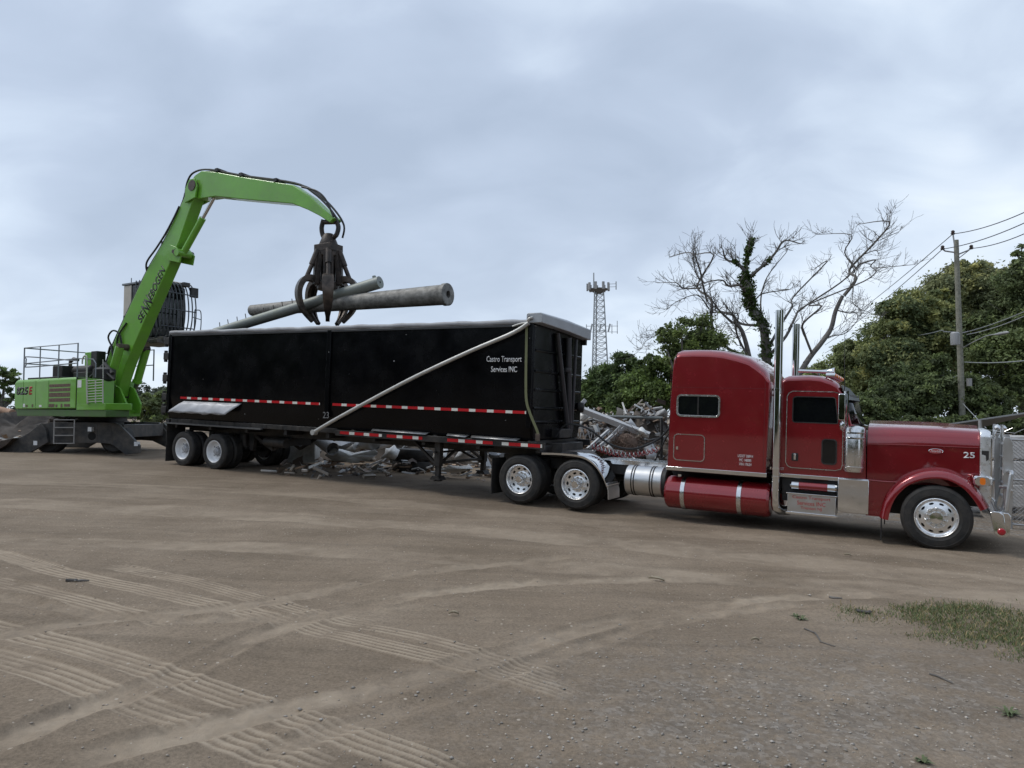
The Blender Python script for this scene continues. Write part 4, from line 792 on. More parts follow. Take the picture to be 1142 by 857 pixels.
bo = MB(); bo.loft([[(a.x, -BW, a.z), (a.x, BW, a.z), (c.x, BW, c.z), (c.x, -BW, c.z)] for a, c in strip_pair(boomL, boomR)]); bo = bo.build('boom', green, E_, .025, 50)
q = MB(); q.cyl((1.35, -.45, 1.9), (1.35, .45, 1.9), .14, 20); q.cyl((5.30, -.30, 8.50), (5.30, .30, 8.50), .17, 20); q.cyl((2.02, -.56, 3.52), (2.02, .56, 3.52), .11, 16); q.cyl((1.15, -.6, 1.5), (1.15, .6, 1.5), .10, 16); q.cyl((4.58, -.3, 6.45), (4.58, .3, 6.45), .12, 16); q.cyl((4.4, -.27, 6.5), (4.4, .27, 6.5), .06, 10); build_each(q, 'pivot_pin', rustst, E_)
q = MB()
for s in (-1, 1): q.prism([(4.95, 8.0), (5.45, 8.1), (5.52, 8.45), (5.40, 8.72), (5.15, 8.72), (4.95, 8.45)], s*.245-.03, s*.245+.03); q.prism([(4.1, 6.25), (4.72, 6.1), (4.8, 6.4), (4.55, 6.62), (4.2, 6.75)], s*.235-.025, s*.235+.025)
q.build('boom_head', green, bo, .01)
bd_ = Vector((1.2, 0, 1.6)).normalized(); bt0 = Vector((2.62, -BW-.004, 4.40)); brot = (math.pi/2, -math.atan2(1.6, 1.2), 0)
for tx_, t_, w_, h_ in (('SE', .16, .40, .30), ('NN', .62, .54, .46), ('EBOGEN', 1.46, 1.20, .30)): lettering('lettering', tx_, klet, bo, bt0+bd_*t_, w=w_, h=h_, bold=.025, rot=brot, shear=.2)
for s in (-1, 1):
    q = MB(); a = Vector((1.15, s*.47, 1.5)); c = Vector((2.02, s*.47, 3.52)); mpt = a.lerp(c, .45); q.tube([mpt, c], .135, 20); q.lathe([(.16, -.04), (.16, .05)], mpt, c-a, 20, True); lo = q.build('lift_cylinder', green, E_)
    q = MB(); q.tube([a, mpt], .075, 16); q.cyl(a+Vector((0, -.12, 0)), a+Vector((0, .12, 0)), .13, 16); q.build('cylinder_rod', mat('dull_rod', (.12, .14, .1), .4, .5), lo)
ac0, ac1 = Vector((4.72, -.12, 6.42)), Vector((6.05, -.0, 8.12)); md = ac0.lerp(ac1, .62)
q = MB(); q.tube([ac0, md], .105, 18); q.cyl(ac0+Vector((0, -.25, 0)), ac0+Vector((0, .25, 0)), .12, 14); ao = q.build('arm_cylinder', green, E_)
q = MB(); q.tube([md, ac1], .055, 14); q.build('cylinder_rod', rodm, ao)
# stick
armT = [(5.10, 8.72), (5.28, 8.86), (5.60, 8.95), (6.27, 8.80), (7.38, 8.47), (8.89, 8.05), (9.62, 7.85), (10.30, 7.41), (10.75, 7.03), (11.22, 6.66)]
armB = [(5.05, 8.45), (5.20, 8.20), (5.45, 8.08), (6.29, 8.03), (7.48, 7.76), (8.6, 7.52), (9.63, 7.30), (10.24, 7.03), (10.68, 6.80), (11.08, 6.55)]
ar = MB(); ar.loft([[(a.x, -.17, a.z), (a.x, .17, a.z), (c.x, .17, c.z), (c.x, -.17, c.z)] for a, c in zip([Vector((a, 0, b)) for a, b in armT], [Vector((a, 0, b)) for a, b in armB])]); ar = ar.build('stick', green, E_, .02, 50)
q = MB()
for y in (-.1, .1): q.tube(spline([(4.72, y, 8.25), (4.88, y-.05, 8.7), (5.2, y-.05, 8.97), (5.9, y, 8.96), (7.4, y, 8.52), (9.6, y, 7.93), (10.4, y, 7.5), (11.0, y, 6.98), (11.35, y, 6.5), (11.3, y, 6.15)], 5), .03, 6)
q.tube(spline([(10.0, -.18, 7.72), (10.6, -.2, 7.5), (10.95, -.2, 7.2), (11.2, -.15, 6.7)]), .028, 6)
for y in (-.08, .02, .12): q.tube(spline([(.55, y, 2.9), (.78, y, 3.4), (1.5, y, 4.4), (2.75, y, 6.0), (3.6, y, 6.88), (4.5, y, 8.0), (4.7, y, 8.4)], 5), .035, 6)
q.tube(spline([(.95, -BW-.03, 3.35), (1.15, -BW-.06, 3.6), (1.3, -BW-.05, 3.1), (1.2, -BW-.04, 2.4), (1.2, -BW, 2.0)]), .035, 6); q.tube(spline([(2.85, -BW*.6, 6.0), (3.0, -BW-.04, 6.3), (3.5, -BW-.04, 6.72), (3.95, -BW-.03, 7.15), (4.35, -BW-.03, 7.6), (4.6, -BW-.02, 7.95)]), .03, 6)
q.tube(spline([(1.95, -BW-.03, 4.35), (1.5, -BW-.04, 3.9), (1.45, -BW-.04, 3.4), (1.25, -BW-.04, 2.9), (.85, -BW-.04, 2.5)]), .03, 6); q.tube(spline([(1.2, -BW-.03, 3.55), (1.05, -BW-.10, 3.9), (1.3, -BW-.10, 4.12), (1.6, -BW-.06, 4.0), (1.72, -BW-.03, 3.6)]), .03, 6)
q.build('hydraulic_hoses', hose_m, E_)
q = MB()
for x, z in ((1.75, 4.55), (3.0, 6.1), (3.72, 6.86), (6.3, 8.84), (7.4, 8.51), (8.9, 8.09)): q.box(x-.06, x+.06, -.18, .18, z-.03, z+.07)
build_each(q, 'hose_clamp', black, E_)
# raised cab with cage
q = MB()
cabr = rrect(.35, 1.95, 3.98, 5.90, .12)
q.prism(cabr, .72, 1.98); cb2 = q.build('operator_cab', mat('cab_dark', (.03, .032, .034), .35, coat=.3), E_, .02)
q = MB(); q.box(.26, .36, .70, 2.0, 4.1, 5.9); q.prism([(.30, 4.1), (.72, 4.1), (.72, 5.9), (.30, 5.9)], .685, .725); q.build('cab_panel', beige, cb2, .015)
q = MB(); q.box(.95, 1.85, .705, .715, 4.5, 5.75); q.box(1.955, 1.965, .8, 1.9, 4.3, 5.8); q.build('cab_window', glass, cb2)
q = MB(); q.box(.2, 2.1, .66, 2.04, 5.92, 5.99); q.box(.5, .5+.03, .8, .83, 5.9, 6.2); q.build('cab_roof', grail, cb2, .01)
q = MB()
for k in range(10):
    y = .68+k*.148
    q.tube(spline([(1.9, y, 6.04), (2.2, y, 5.96), (2.42, y, 5.6), (2.52, y, 5.0), (2.46, y, 4.4), (2.2, y, 3.95)], 4), .022, 6)
for k in range(5):
    x = 1.05+k*.2; q.tube(spline([(x, .66, 6.02), (x+.12, .58, 5.6), (x+.16, .56, 5.0), (x+.1, .6, 4.0)], 3), .020, 6)
for x, z in ((2.44, 5.55), (2.52, 4.95), (2.44, 4.35)): q.tube([(x, .66, z), (x, 2.03, z)], .022, 6)
q.tube([(1.9, .66, 6.04), (1.9, 2.04, 6.04)], .03, 6); q.tube([(1.1, .6, 5.7), (2.4, .66, 5.6)], .02, 6); q.tube([(1.1, .56, 4.9), (2.5, .66, 4.95)], .02, 6)
q.build('cab_cage', mat('cage_grey', (.06, .068, .078), .45, .2), cb2)
q = MB()
for y in (1.0, 1.7): q.box(2.28, 2.42, y-.13, y+.13, 5.85, 6.0)
q.box(2.35, 2.45, 1.85, 2.15, 5.5, 5.85); build_each(q, 'work_lamp', black, cb2, bevel=.01)
q = MB(); q.tube(spline([(2.3, 2.05, 4.2), (2.3, 2.35, 4.25), (2.3, 2.38, 5.0), (2.3, 2.2, 5.08), (2.3, 2.12, 5.0), (2.3, 2.12, 4.2)]), .02, 6); q.tube([(2.3, 2.05, 4.8), (2.3, 2.38, 4.75)], .018, 6); q.build('cab_handrail', grail, cb2)
q = MB(); q.box(.3, 2.6, .68, 2.1, 3.80, 3.95); q.box(2.1, 2.55, .5, 2.2, 3.72, 3.86); q.build('cab_platform', dgrey, cb2, .015)
q = MB()
q.beam((-.25, .9, 1.4), (.55, .9, 3.85), .22, .3); q.box(-.7, 0., .65, 1.15, 1.2, 1.6)
q.build('cab_lift_arm', green, E_, .015)
# ------------------------------------------------------------------ grapple hanging from the stick
GP = (10.88, 0)
g = MB(); g.tube(spline([(10.70, -.02, 6.72), (10.63, -.02, 6.5), (10.66, 0, 6.28), (10.76, 0, 6.18)]), .065, 10); g.tube(spline([(11.14, .02, 6.62), (11.22, .02, 6.45), (11.18, 0, 6.25), (11.05, 0, 6.16)]), .065, 10)
g.tube([(10.66, 0, 6.66), (11.16, 0, 6.60)], .07, 10); g.lathe([(0, 6.30), (.12, 6.30), (.17, 6.22), (.26, 6.0), (.26, 5.98)], (GP[0], 0, 0), (0, 0, 1), 20)
g.box(10.58, 11.18, -.26, .26, 5.78, 5.98); grabm = mat('grapple_steel', (.032, .027, .024), .5, .4, var=.4, vscale=5, dirt=(.11, .075, .055), dirtamt=.45, dscale=5, bump=.3); g.lathe([(.30, 5.78), (.30, 5.65), (.22, 5.6), (.20, 4.95), (.30, 4.9), (.30, 4.72), (0, 4.66)], (GP[0], 0, 0), (0, 0, 1), 24)
gr = g.build('grapple', grabm, E_, .02)
tinem = mat('worn_tine_steel', (.06, .05, .043), .38, .6, var=.4, vscale=4, dirt=(.17, .12, .09), dirtamt=.4, dscale=4, bump=.3)
for k in range(5):
    a = R(-46+72*k); ca, sa = math.cos(a), math.sin(a)
    def rp(r, z, t=0): return (GP[0]+r*ca-t*sa, r*sa+t*ca, z)
    path = spline([(.28, 0, 4.90), (.46, 0, 5.00), (.67, 0, 4.95), (.80, 0, 4.72), (.81, 0, 4.45), (.71, 0, 4.15), (.55, 0, 3.93), (.42, 0, 3.80)], 4); n = len(path)
    t = MB(); rings = []
    for i, p in enumerate(path):
        f = i/(n-1); tt = (path[min(i+1, n-1)]-path[max(i-1, 0)]).normalized(); nr = Vector((tt.z, 0, -tt.x)); w_ = .075+.085*math.sin(math.pi*min(1, f*1.15))-.02*f; th = .092-.05*f
        rings.append([rp(p.x+nr.x*o, p.z+nr.z*o, s*w_) for o, s in ((th, -1), (th, -.35), (th*.2, -.3), (th*.2, .3), (th, .35), (th, 1), (-th, 1), (-th, -1))])
    t.loft(rings); to = t.build('tine', tinem, gr, .006, 40)
    t = MB(); t.tube([rp(.30, 5.80), rp(.46, 5.38)], .085, 12); t.tube([rp(.46, 5.38), rp(.62, 4.98)], .06, 10); t.beam(rp(.34, 5.70), rp(.36, 4.85), .15, .10)
    for s in (-1, 1): t.beam(rp(.24, 5.75, s*.11), rp(.36, 4.85, s*.11), .05, .12)
    t.build('tine_cylinder', grabm, gr)
# ================================================================== POLES IN THE GRAB
concrete_w = mat('weathered_pole', (.12, .114, .104), .6, .2, var=.45, vscale=2.2, dirt=(.42, .41, .38), dirtamt=.6, dscale=4.5, bump=.5, bscale=9)
galvpole = mat('grey_galvanised_pole', (.27, .29, .285), .55, .35, var=.22, vscale=2.5, dirt=(.14, .16, .10), dirtamt=.55, dscale=2.5, bump=.15, bscale=8)
TMi = TM
def tpt(x, y, z): return TM @ Vector((x, y, z))
pA0 = at(500, 328.5, 17.66); pA1 = at(281, 346.5, 21.0)
def pole_thing(name, label, p0, p1, r0, r1, n, m, flange=None, hole=.5):
    d = p1-p0; Mx = Matrix.Translation(p0) @ rot_to(d).to_4x4(); o = thing(name, label, 'pole', Mx); ln = d.length
    q = MB(); q.lathe([(r0*hole, .6), (r0*hole, 0), (r0, 0), (r0*1.0, .02), (r1, ln), (r1*.7, ln), (r1*.7, ln-.5)], (0, 0, 0), (0, 0, 1), n); q.build('shaft', m, o, ang=30)
    q = MB(); q.lathe([(0, .55), (r0*hole, .55)], (0, 0, 0), (0, 0, 1), n); q.build('bore_shade_disc', MATS['deep_black'], o)  # black disc painting the darkness inside the bore
    return o, ln
o, ln = pole_thing('concrete_pole', 'thick tapered weathered pole with a hollow flanged end held level by the grapple tines', pA0, pA1, .265, .165, 12, concrete_w, hole=.36)
q = MB(); q.lathe([(.265, .0), (.285, .01), (.285, .12), (.262, .13)], (0, 0, 0), (0, 0, 1), 24); q.build('collar', concrete_w, o)
pB0 = at(424, 315, 18.75); pB1 = at(243, 370.5, 21.0); pB1 = pB0+(pB1-pB0)*1.02
o, ln = pole_thing('metal_pole', 'slimmer grey galvanised pole with step bolts lying tilted across the thick pole in the grapple', pB0, pB1, .165, .14, 16, galvpole, hole=.2)
q = MB()
for k in range(9):
    z = ln*(.5+.058*k); up_ = Vector((0, 0, 1)); loc = o.matrix_world.inverted().to_3x3() @ Vector((0.1*(-1)**k, 0, 1)); loc.z = 0; loc.normalize(); r_ = .11-.03*k/9; q.tube([loc*r_+Vector((0, 0, z)), loc*(r_+.19)+Vector((0, 0, z))], .012, 6)
build_each(q, 'step_bolt', rustst, o)
q = MB(); c0 = o.matrix_world.inverted().to_3x3() @ Vector((0, 0, 1)); q.tube([Vector((0, 0, .18))+c0*.1, Vector((0, 0, .2))+c0*.22], .05, 8); q.tube([Vector((0, 0, .15)), Vector((0, 0, .3))], .15, 16); q.build('pole_cap', galvpole, o)
# ================================================================== VEGETATION
def leafmat(name, col, var=.5, tr=.32): return mat(name, col, .6, spec=.25, attr='tint', attramt=1., trans=tr)
def foliage(name, blobs, n, size, m, parent, seed, clump=.30, dens=60, squash=.8, warm=.0, flat=.5, lumps=0, outw=.4):
    """blobs: (x, y, z, r) world; leaves sit in clumps round each blob so the outline is uneven and gaps stay open"""
    g = np.random.default_rng(seed); B = np.array([tuple(b) for b in blobs], float); wt = B[:, 3]**2; wt /= wt.sum()
    if lumps:
        m1_ = g.choice(len(B), lumps*len(B), p=wt); dd = g.normal(size=(len(m1_), 3)); dd /= np.linalg.norm(dd, axis=1)[:, None]; dd[:, 2] = np.where(dd[:, 2] < -.5, -dd[:, 2], dd[:, 2])
        B2 = np.concatenate([B[m1_, :3]+dd*(B[m1_, 3]*g.uniform(.72, .98, len(m1_)))[:, None]*np.array([1, 1, squash]), (B[m1_, 3]*g.uniform(.2, .42, len(m1_)))[:, None]], 1); bt_ = np.concatenate([g.uniform(.8, 1.15, len(B)), g.uniform(.72, 1.32, len(B2))]); B = np.concatenate([np.concatenate([B[:, :3], B[:, 3:]*.8], 1), B2]); wt = B[:, 3]**2; wt[:len(wt)-len(B2)] *= .35; wt /= wt.sum()
    else: bt_ = np.ones(len(B))
    nc = max(4, n//dens); bi = g.choice(len(B), nc, p=wt); d = g.normal(size=(nc, 3)); d /= np.linalg.norm(d, axis=1)[:, None]
    rad = B[bi, 3]*g.uniform(.45, 1.08, nc)**.6; C = B[bi, :3]+d*rad[:, None]*np.array([1, 1, squash])
    cs = B[bi, 3]*clump*g.uniform(.5, 1.3, nc); ct = g.uniform(.6, 1.3, nc)*bt_[bi]
    li = g.integers(0, nc, n); off = g.normal(size=(n, 3))*cs[li][:, None]*np.array([1, 1, .6]); P = C[li]+off
    nrm = g.normal(size=(n, 3))+np.array([0, 0, flat])+outw*d[li]; nrm /= np.linalg.norm(nrm, axis=1)[:, None]
    a = g.normal(size=(n, 3)); a -= nrm*(a*nrm).sum(1)[:, None]; a /= np.linalg.norm(a, axis=1)[:, None]; b = np.cross(nrm, a)
    sz = size*g.uniform(.6, 1.35, n)[:, None]; V = np.stack([P-a*sz*.9, P-b*sz*.42+a*sz*.1, P+a*sz*.9, P+b*sz*.42+a*sz*.1], 1).reshape(-1, 3)
    o_ = np.array(parent.matrix_world.translation) if parent else np.zeros(3)
    t = ct[li]*g.uniform(.75, 1.25, n); T3 = np.stack([t*(1+warm*(ct[li]-.9)), t, t*(1-.3*(ct[li]-.9))], 1)
    return mesh_np(name, V-o_, np.arange(4*n).reshape(n, 4), m, parent, {'tint': T3})
bark = mat('grey_bark', (.135, .125, .115), .9, var=.35, vscale=6, bump=.6, bscale=18)
def limb_mesh(limbs, parent, name='branches', m=None, n=6):
    q = MB(); o = parent.matrix_world.translation
    for pts, r0, r1 in limbs: q.tube([Vector(p)-o for p in pts], [r0+(r1-r0)*i/(len(pts)-1) for i in range(len(pts))], n)
    return q.build(name, m or bark, parent)
def sub_tree(limbs, p, d, ln, r, depth, g, spread=.55, up=.15):
    pts = [Vector(p)]; d = Vector(d).normalized()
    for k in range(4):
        d = (d+Vector((g.gauss(0, .16), g.gauss(0, .16), g.gauss(up*.3, .14)))).normalized(); pts.append(pts[-1]+d*ln/4)
    limbs.append((pts, r, max(.005, r*.45)))
    if depth > 0:
        for k in range(g.choice([3, 4, 4, 5])):
            i = g.choice([1, 2, 2, 3, 3, 4]); dd = (d+Vector((g.gauss(0, spread), g.gauss(0, spread), g.gauss(up, spread)))).normalized()
            sub_tree(limbs, pts[i], dd, ln*g.uniform(.5, .85), max(.005, r*.6), depth-1, g, spread, up)
def base_at(px, Y): v = at(px, 465, Y); return Vector((v.x, v.y, float(gz(v.x, v.y))))
def tree(name, label, px, Y, blobs, n, size, m, seed, group=None, clump=.3, squash=.8, warm=0., trunk_r=.22, cat='tree', dens=60, lumps=14, outw=1.0):
    b = base_at(px, Y); t = thing(name, label, cat, Matrix.Translation(b-Vector((0, 0, .15))), group); B = []
    for bx, by, r, dy in blobs: v = at(bx, by, Y+dy); B.append((v.x, v.y, v.z, r*Y/FOC))
    foliage('crown', B, n, size, m, t, seed, clump, dens, squash, warm, .6, lumps, outw); g = random.Random(seed)
    top = max(B, key=lambda q: q[2]); lim = []; hub = Vector((b.x, b.y, b.z+(top[2]-b.z)*.35))
    lim.append((spline([b-Vector((0, 0, .1)), b.lerp(hub, .5)+Vector((.1, 0, 0)), hub], 3), trunk_r, trunk_r*.7))
    limb_mesh(lim, t, 'trunk', n=8); lim = []
    for q in B:
        e = Vector(q[:3]); mid = hub.lerp(e, .5)+Vector((g.gauss(0, .3), g.gauss(0, .3), g.gauss(.2, .2))); lim.append((spline([hub, mid, e], 3), trunk_r*.5, .03))
        for k in range(3): sub_tree(lim, e, (g.gauss(0, 1), g.gauss(0, 1), g.gauss(.4, .5)), q[3]*1.0, .03, 0, g)
    limb_mesh(lim, t, 'limbs', n=5); return t
leaf_olive = leafmat('olive_leaves', (.26, .30, .135)); leaf_dark = leafmat('dark_leaves', (.165, .205, .09)); leaf_mid = leafmat('mid_green_leaves', (.105, .15, .06)); leaf_bright = leafmat('bright_leaves', (.14, .195, .065)); leaf_tan = leafmat('tan_green_leaves', (.295, .315, .155))
# big vine-covered trees on the right; each blob is (px, py, radius px, depth offset)
VG = 'vine covered trees behind the fence'
tree('vine_covered_tree', 'low olive vine covered tree rising just right of the chrome exhaust stacks', 935, 34, [(915, 432, 22, 0), (940, 412, 26, 1), (958, 400, 24, 0), (925, 455, 24, -1), (955, 440, 30, 0), (905, 462, 18, 0), (975, 425, 26, 0)], 85000, .09, leaf_olive, 21, VG)
tree('vine_covered_tree', 'rounded olive vine covered tree between the low tree and the wooden utility pole', 1010, 33, [(985, 378, 30, 0), (1010, 356, 32, 0), (1030, 345, 30, 1), (990, 410, 34, -1), (1030, 390, 36, 0), (1015, 430, 34, 0), (1048, 360, 26, 0)], 125000, .09, leaf_olive, 22, VG, warm=.3)
tree('vine_covered_tree', 'tallest olive vine covered tree directly behind the top of the utility pole', 1075, 35, [(1052, 325, 28, 0), (1080, 315, 28, 0), (1106, 312, 28, 1), (1065, 360, 34, 0), (1100, 355, 36, 0), (1085, 395, 36, -1), (1118, 325, 24, 0)], 130000, .09, leaf_tan, 23, VG, warm=.2)
tree('vine_covered_tree', 'dense dark green tree at the right edge overhanging the fence', 1140, 31, [(1130, 318, 26, 0), (1155, 312, 34, 0), (1135, 360, 38, 0), (1165, 365, 40, 0), (1125, 405, 38, -1), (1165, 420, 44, 0), (1120, 445, 30, -1), (1195, 350, 44, 1), (1200, 410, 46, 0)], 130000, .09, leaf_dark, 24, VG)
tree('dark_shrub', 'dark green bushy undergrowth tree filling the ground behind the red hood', 1010, 29, [(985, 452, 28, 0), (1015, 446, 30, 0), (1045, 450, 30, 0), (965, 462, 22, -1), (1072, 440, 28, 0), (1095, 452, 26, 0), (1000, 425, 26, 1), (1040, 420, 26, 1)], 100000, .085, leaf_dark, 25, clump=.26)
tree('low_hedge', 'low dark hedge along the ground under the shed roof edge behind the red hood', 1060, 27.5, [(x_, 474+(i_ % 2)*5, 13, 0) for i_, x_ in enumerate(range(955, 1200, 14))], 40000, .085, leaf_dark, 27, cat='hedge', trunk_r=.08, lumps=6)
tree('dark_conifer', 'small dark pointed treetop poking above the vines at the right edge', 1139, 40, [(1139, 278, 6, 0), (1136, 286, 7, 0), (1141, 294, 9, 0), (1138, 303, 11, 0)], 3500, .14, leaf_dark, 26, clump=.35)
# behind the trailer nose
tree('leafy_tree', 'dense mid green tree just right of the black trailer nose below the radio mast', 672, 34, [(655, 440, 16, 0), (675, 425, 20, 0), (695, 413, 19, 0), (668, 448, 20, 0), (690, 442, 24, 0), (640, 450, 16, 1), (712, 420, 15, 0)], 52000, .10, leaf_mid, 31, clump=.4)
tree('leafy_tree', 'brighter green tree between the dense tree and the back of the red sleeper', 722, 32, [(725, 410, 14, 0), (745, 412, 13, 0), (715, 438, 22, 0), (738, 445, 18, -1), (700, 455, 18, 0), (755, 425, 14, 0), (726, 462, 14, 0), (690, 462, 15, 0)], 40000, .095, leaf_bright, 32, clump=.5)
tree('leafy_tree', 'bright airy leafed tree showing above the roof of the red sleeper', 775, 30, [(746, 368, 9, 0), (752, 376, 10, 0), (766, 361, 9, 0), (783, 358, 8, 0), (778, 375, 9, 0), (795, 381, 12, 0), (762, 392, 13, 0), (745, 386, 9, 0), (785, 398, 15, 0), (815, 397, 9, 0), (755, 402, 12, 0), (772, 384, 10, 1), (760, 372, 8, -1), (788, 370, 8, 1), (740, 378, 7, 0)], 20000, .085, leafmat('yellow_green_leaves', (.175, .225, .08)), 33, clump=.75, squash=.7, trunk_r=.12, lumps=5)
# left background
tree('leafy_tree', 'pale green tree at the left edge behind the material handler', 2, 48, [(8, 418, 11, 0), (-6, 424, 16, 0), (5, 440, 14, 0), (16, 445, 9, 0), (-15, 448, 18, 0), (12, 458, 10, 0), (-40, 430, 22, 2), (-70, 440, 26, 2)], 14000, .17, leaf_mid, 41)
tree('leafy_shrub', 'pale green shrub between the material handler and the back of the trailer', 168, 42, [(160, 452, 11, 0), (172, 447, 13, 0), (185, 455, 13, 0), (166, 466, 12, 0), (180, 472, 14, 0), (195, 450, 14, 2), (150, 470, 10, 0), (215, 455, 18, 2)], 15000, .15, leafmat('pale_leaves', (.23, .28, .12)), 42, cat='shrub', trunk_r=.1)
tree('leafy_shrub', 'low green shrub low behind the engine housing of the green machine', 60, 45, [(25, 470, 12, 0), (50, 466, 14, 0), (85, 468, 14, 0), (115, 464, 13, 0), (140, 462, 13, 0)], 9000, .16, leaf_mid, 43, cat='shrub', trunk_r=.1)
for i, (px, lab, sd_) in enumerate(((300, 'dark green background tree hidden mostly behind the rear half of the trailer', 51), (430, 'dark green background tree hidden mostly behind the middle of the trailer', 52), (560, 'dark green background tree hidden mostly behind the front of the trailer', 53))):
    tree('background_tree', lab, px, 46, [(px-50, 455, 28, 0), (px, 445, 30, 0), (px+50, 455, 28, 0), (px-20, 475, 26, 0), (px+35, 478, 26, 0)], 9000, .24, leaf_dark, sd_)
# wood behind the photographer, unseen, added to darken reflections; gap gives bright streak
g_w = np.random.default_rng(77); wb = []
for a_ in np.arange(68, 294, 5.5):
    if 121 < a_ < 149: continue
    for z_, r_ in ((2.2, 3.6), (5.8, 3.8), (9.0, 3.2)): rr_ = 44+6*g_w.random(); wb.append((rr_*math.sin(R(a_)), rr_*math.cos(R(a_)), z_+1.2*g_w.normal()*(z_ > 8), r_))
wood = foliage('unseen_wood', wb, 110000, .95, leaf_dark, None, 78, .32); tag(wood, 'unseen belt of dark green trees added behind the camera to darken reflections', 'unseen_wood', kind='stuff')
# bare trees
def bare(name, label, px, Y, limbs_px, seed, twig=1., group=None):
    b = base_at(px, Y); t = thing(name, label, 'tree', Matrix.Translation(b-Vector((0, 0, .1))), group); g = random.Random(seed); main = []; tw = []
    for pts, r0, r1, depth in limbs_px:
        P = []
        for i, (zx, zy) in enumerate(pts):
            p = at(640+zx/3.005, 230+zy/3.005, Y); p.y += g.gauss(0, .25)*(i > 0)+.35*i*g.choice([-1, 1])*(r0 < .12); P.append(p)
        r0, r1 = r0*.78, r1*.7; P = spline(P, 4); main.append((P, r0, r1))
        if depth >= 0:
            depth = 1
            for k in range(int(len(P)*.8*twig)):
                i = g.randrange(2, len(P)); d = (P[i]-P[i-1]).normalized(); rr = (r0+(r1-r0)*i/len(P))
                d = (d*.8+Vector((g.gauss(0, .6), g.gauss(0, .6), g.gauss(.25, .45)))).normalized(); sub_tree(tw, P[i], d, g.uniform(.35, .85), max(.008, min(.02, rr*.35)), depth, g)
            for k in range(2): sub_tree(tw, P[-1], (P[-1]-P[-2])+Vector((g.gauss(0, .3), g.gauss(0, .3), .2))*.4, .22, max(.008, r1*.6), min(depth, 1), g)
    if True:
        q0 = [m_ for m_ in main if m_[1] >= .117]; q1 = [m_ for m_ in main if m_[1] < .117]
        limb_mesh([(spline([b, b.lerp(q0[0][0][0], .5), q0[0][0][0]], 3), q0[0][1]*1.15, q0[0][1])]+q0, t, 'trunk', n=10); limb_mesh(q1+tw, t, 'branches', n=5)
    return t, main
bt, mainl = bare('bare_tree', 'leafless tree with an ivy wrapped trunk forking behind the exhaust stacks', 855, 32, [
    ([(650, 640), (645, 500), (628, 400), (600, 330), (585, 290), (578, 235)], .27, .20, -1),
    ([(578, 235), (578, 180), (585, 145), (602, 112)], .14, .05, 0), ([(578, 222), (545, 195), (515, 175), (495, 150)], .12, .04, 0),
    ([(588, 238), (630, 200), (655, 170), (675, 135), (720, 150)], .11, .03, 1), ([(576, 300), (548, 275), (510, 272), (450, 270), (380, 258)], .11, .02, 1),
    ([(640, 440), (637, 380), (645, 300), (660, 230), (672, 180)], .07, .02, 1), ([(655, 500), (700, 440), (750, 370), (800, 330), (860, 270), (905, 215)], .10, .03, 1),
    ([(650, 480), (690, 400), (725, 340), (770, 290), (800, 210), (860, 185)], .09, .02, 1), ([(620, 400), (570, 390), (540, 360), (500, 345), (440, 352)], .09, .02, 1), ([(600, 330), (640, 290), (700, 290), (715, 265)], .05, .02, 0)], 61, 1.3)
ivy_pts = []
for P, r0, r1 in mainl[:2]: ivy_pts += [(p.x, p.y, p.z, r0*.95+.03) for p in P]
for P, r0, r1 in mainl[2:5]: ivy_pts += [(p.x, p.y, p.z, r0*.7+.03) for p in P[:7]]
foliage('ivy', ivy_pts, 9000, .075, leafmat('ivy_leaves', (.06, .10, .022)), bt, 62, .38, 20, 1.)
bare('bare_tree', 'slender grey leafless tree left of the ivy wrapped one above the sleeper roof', 815, 31, [
    ([(600, 620), (590, 510), (560, 420), (530, 390)], .16, .10, -1), ([(530, 390), (475, 355), (455, 330)], .08, .04, 1), ([(470, 440), (455, 380), (447, 320), (440, 250), (437, 190), (430, 140)], .10, .03, 1),
    ([(447, 320), (425, 275), (400, 215), (375, 170), (355, 140)], .07, .02, 2), ([(440, 260), (415, 230), (395, 190), (385, 150)], .05, .02, 1), ([(425, 275), (380, 265), (335, 262), (300, 240)], .05, .015, 2), ([(452, 345), (410, 300), (360, 310), (330, 335)], .04, .015, 1), ([(580, 500), (545, 430), (520, 380), (480, 345)], .07, .02, 1), ([(560, 500), (520, 470), (470, 440), (400, 455), (330, 470)], .06, .02, 1), ([(560, 470), (548, 410), (530, 370), (500, 350)], .05, .02, 1), ([(330, 400), (280, 430), (230, 460), (205, 490)], .03, .012, 1)], 63, 1.9)
bare('bare_tree', 'leaning leafless tree with fine twigs between the exhaust stacks and the vines', 890, 30, [
    ([(740, 590), (790, 510), (830, 460), (868, 410), (885, 350), (905, 300)], .16, .11, -1), ([(905, 300), (940, 245), (955, 200), (975, 140), (995, 85), (1018, 25)], .10, .02, 2), ([(950, 215), (920, 150), (895, 115), (860, 70)], .05, .015, 2), ([(958, 195), (1000, 185), (1040, 190), (1078, 220)], .05, .015, 2), ([(965, 165), (1010, 150), (1060, 152)], .03, .012, 1), ([(985, 110), (1030, 110), (1070, 95)], .03, .012, 1), ([(885, 350), (910, 360), (960, 355), (985, 370)], .04, .015, 1), ([(800, 500), (760, 430), (745, 400), (790, 350), (840, 310), (900, 280), (935, 250)], .07, .03, 1), ([(940, 240), (955, 280), (955, 330), (985, 380)], .03, .01, 1), ([(770, 525), (860, 440), (930, 420), (1000, 350)], .05, .015, 1)], 64, 1.5)
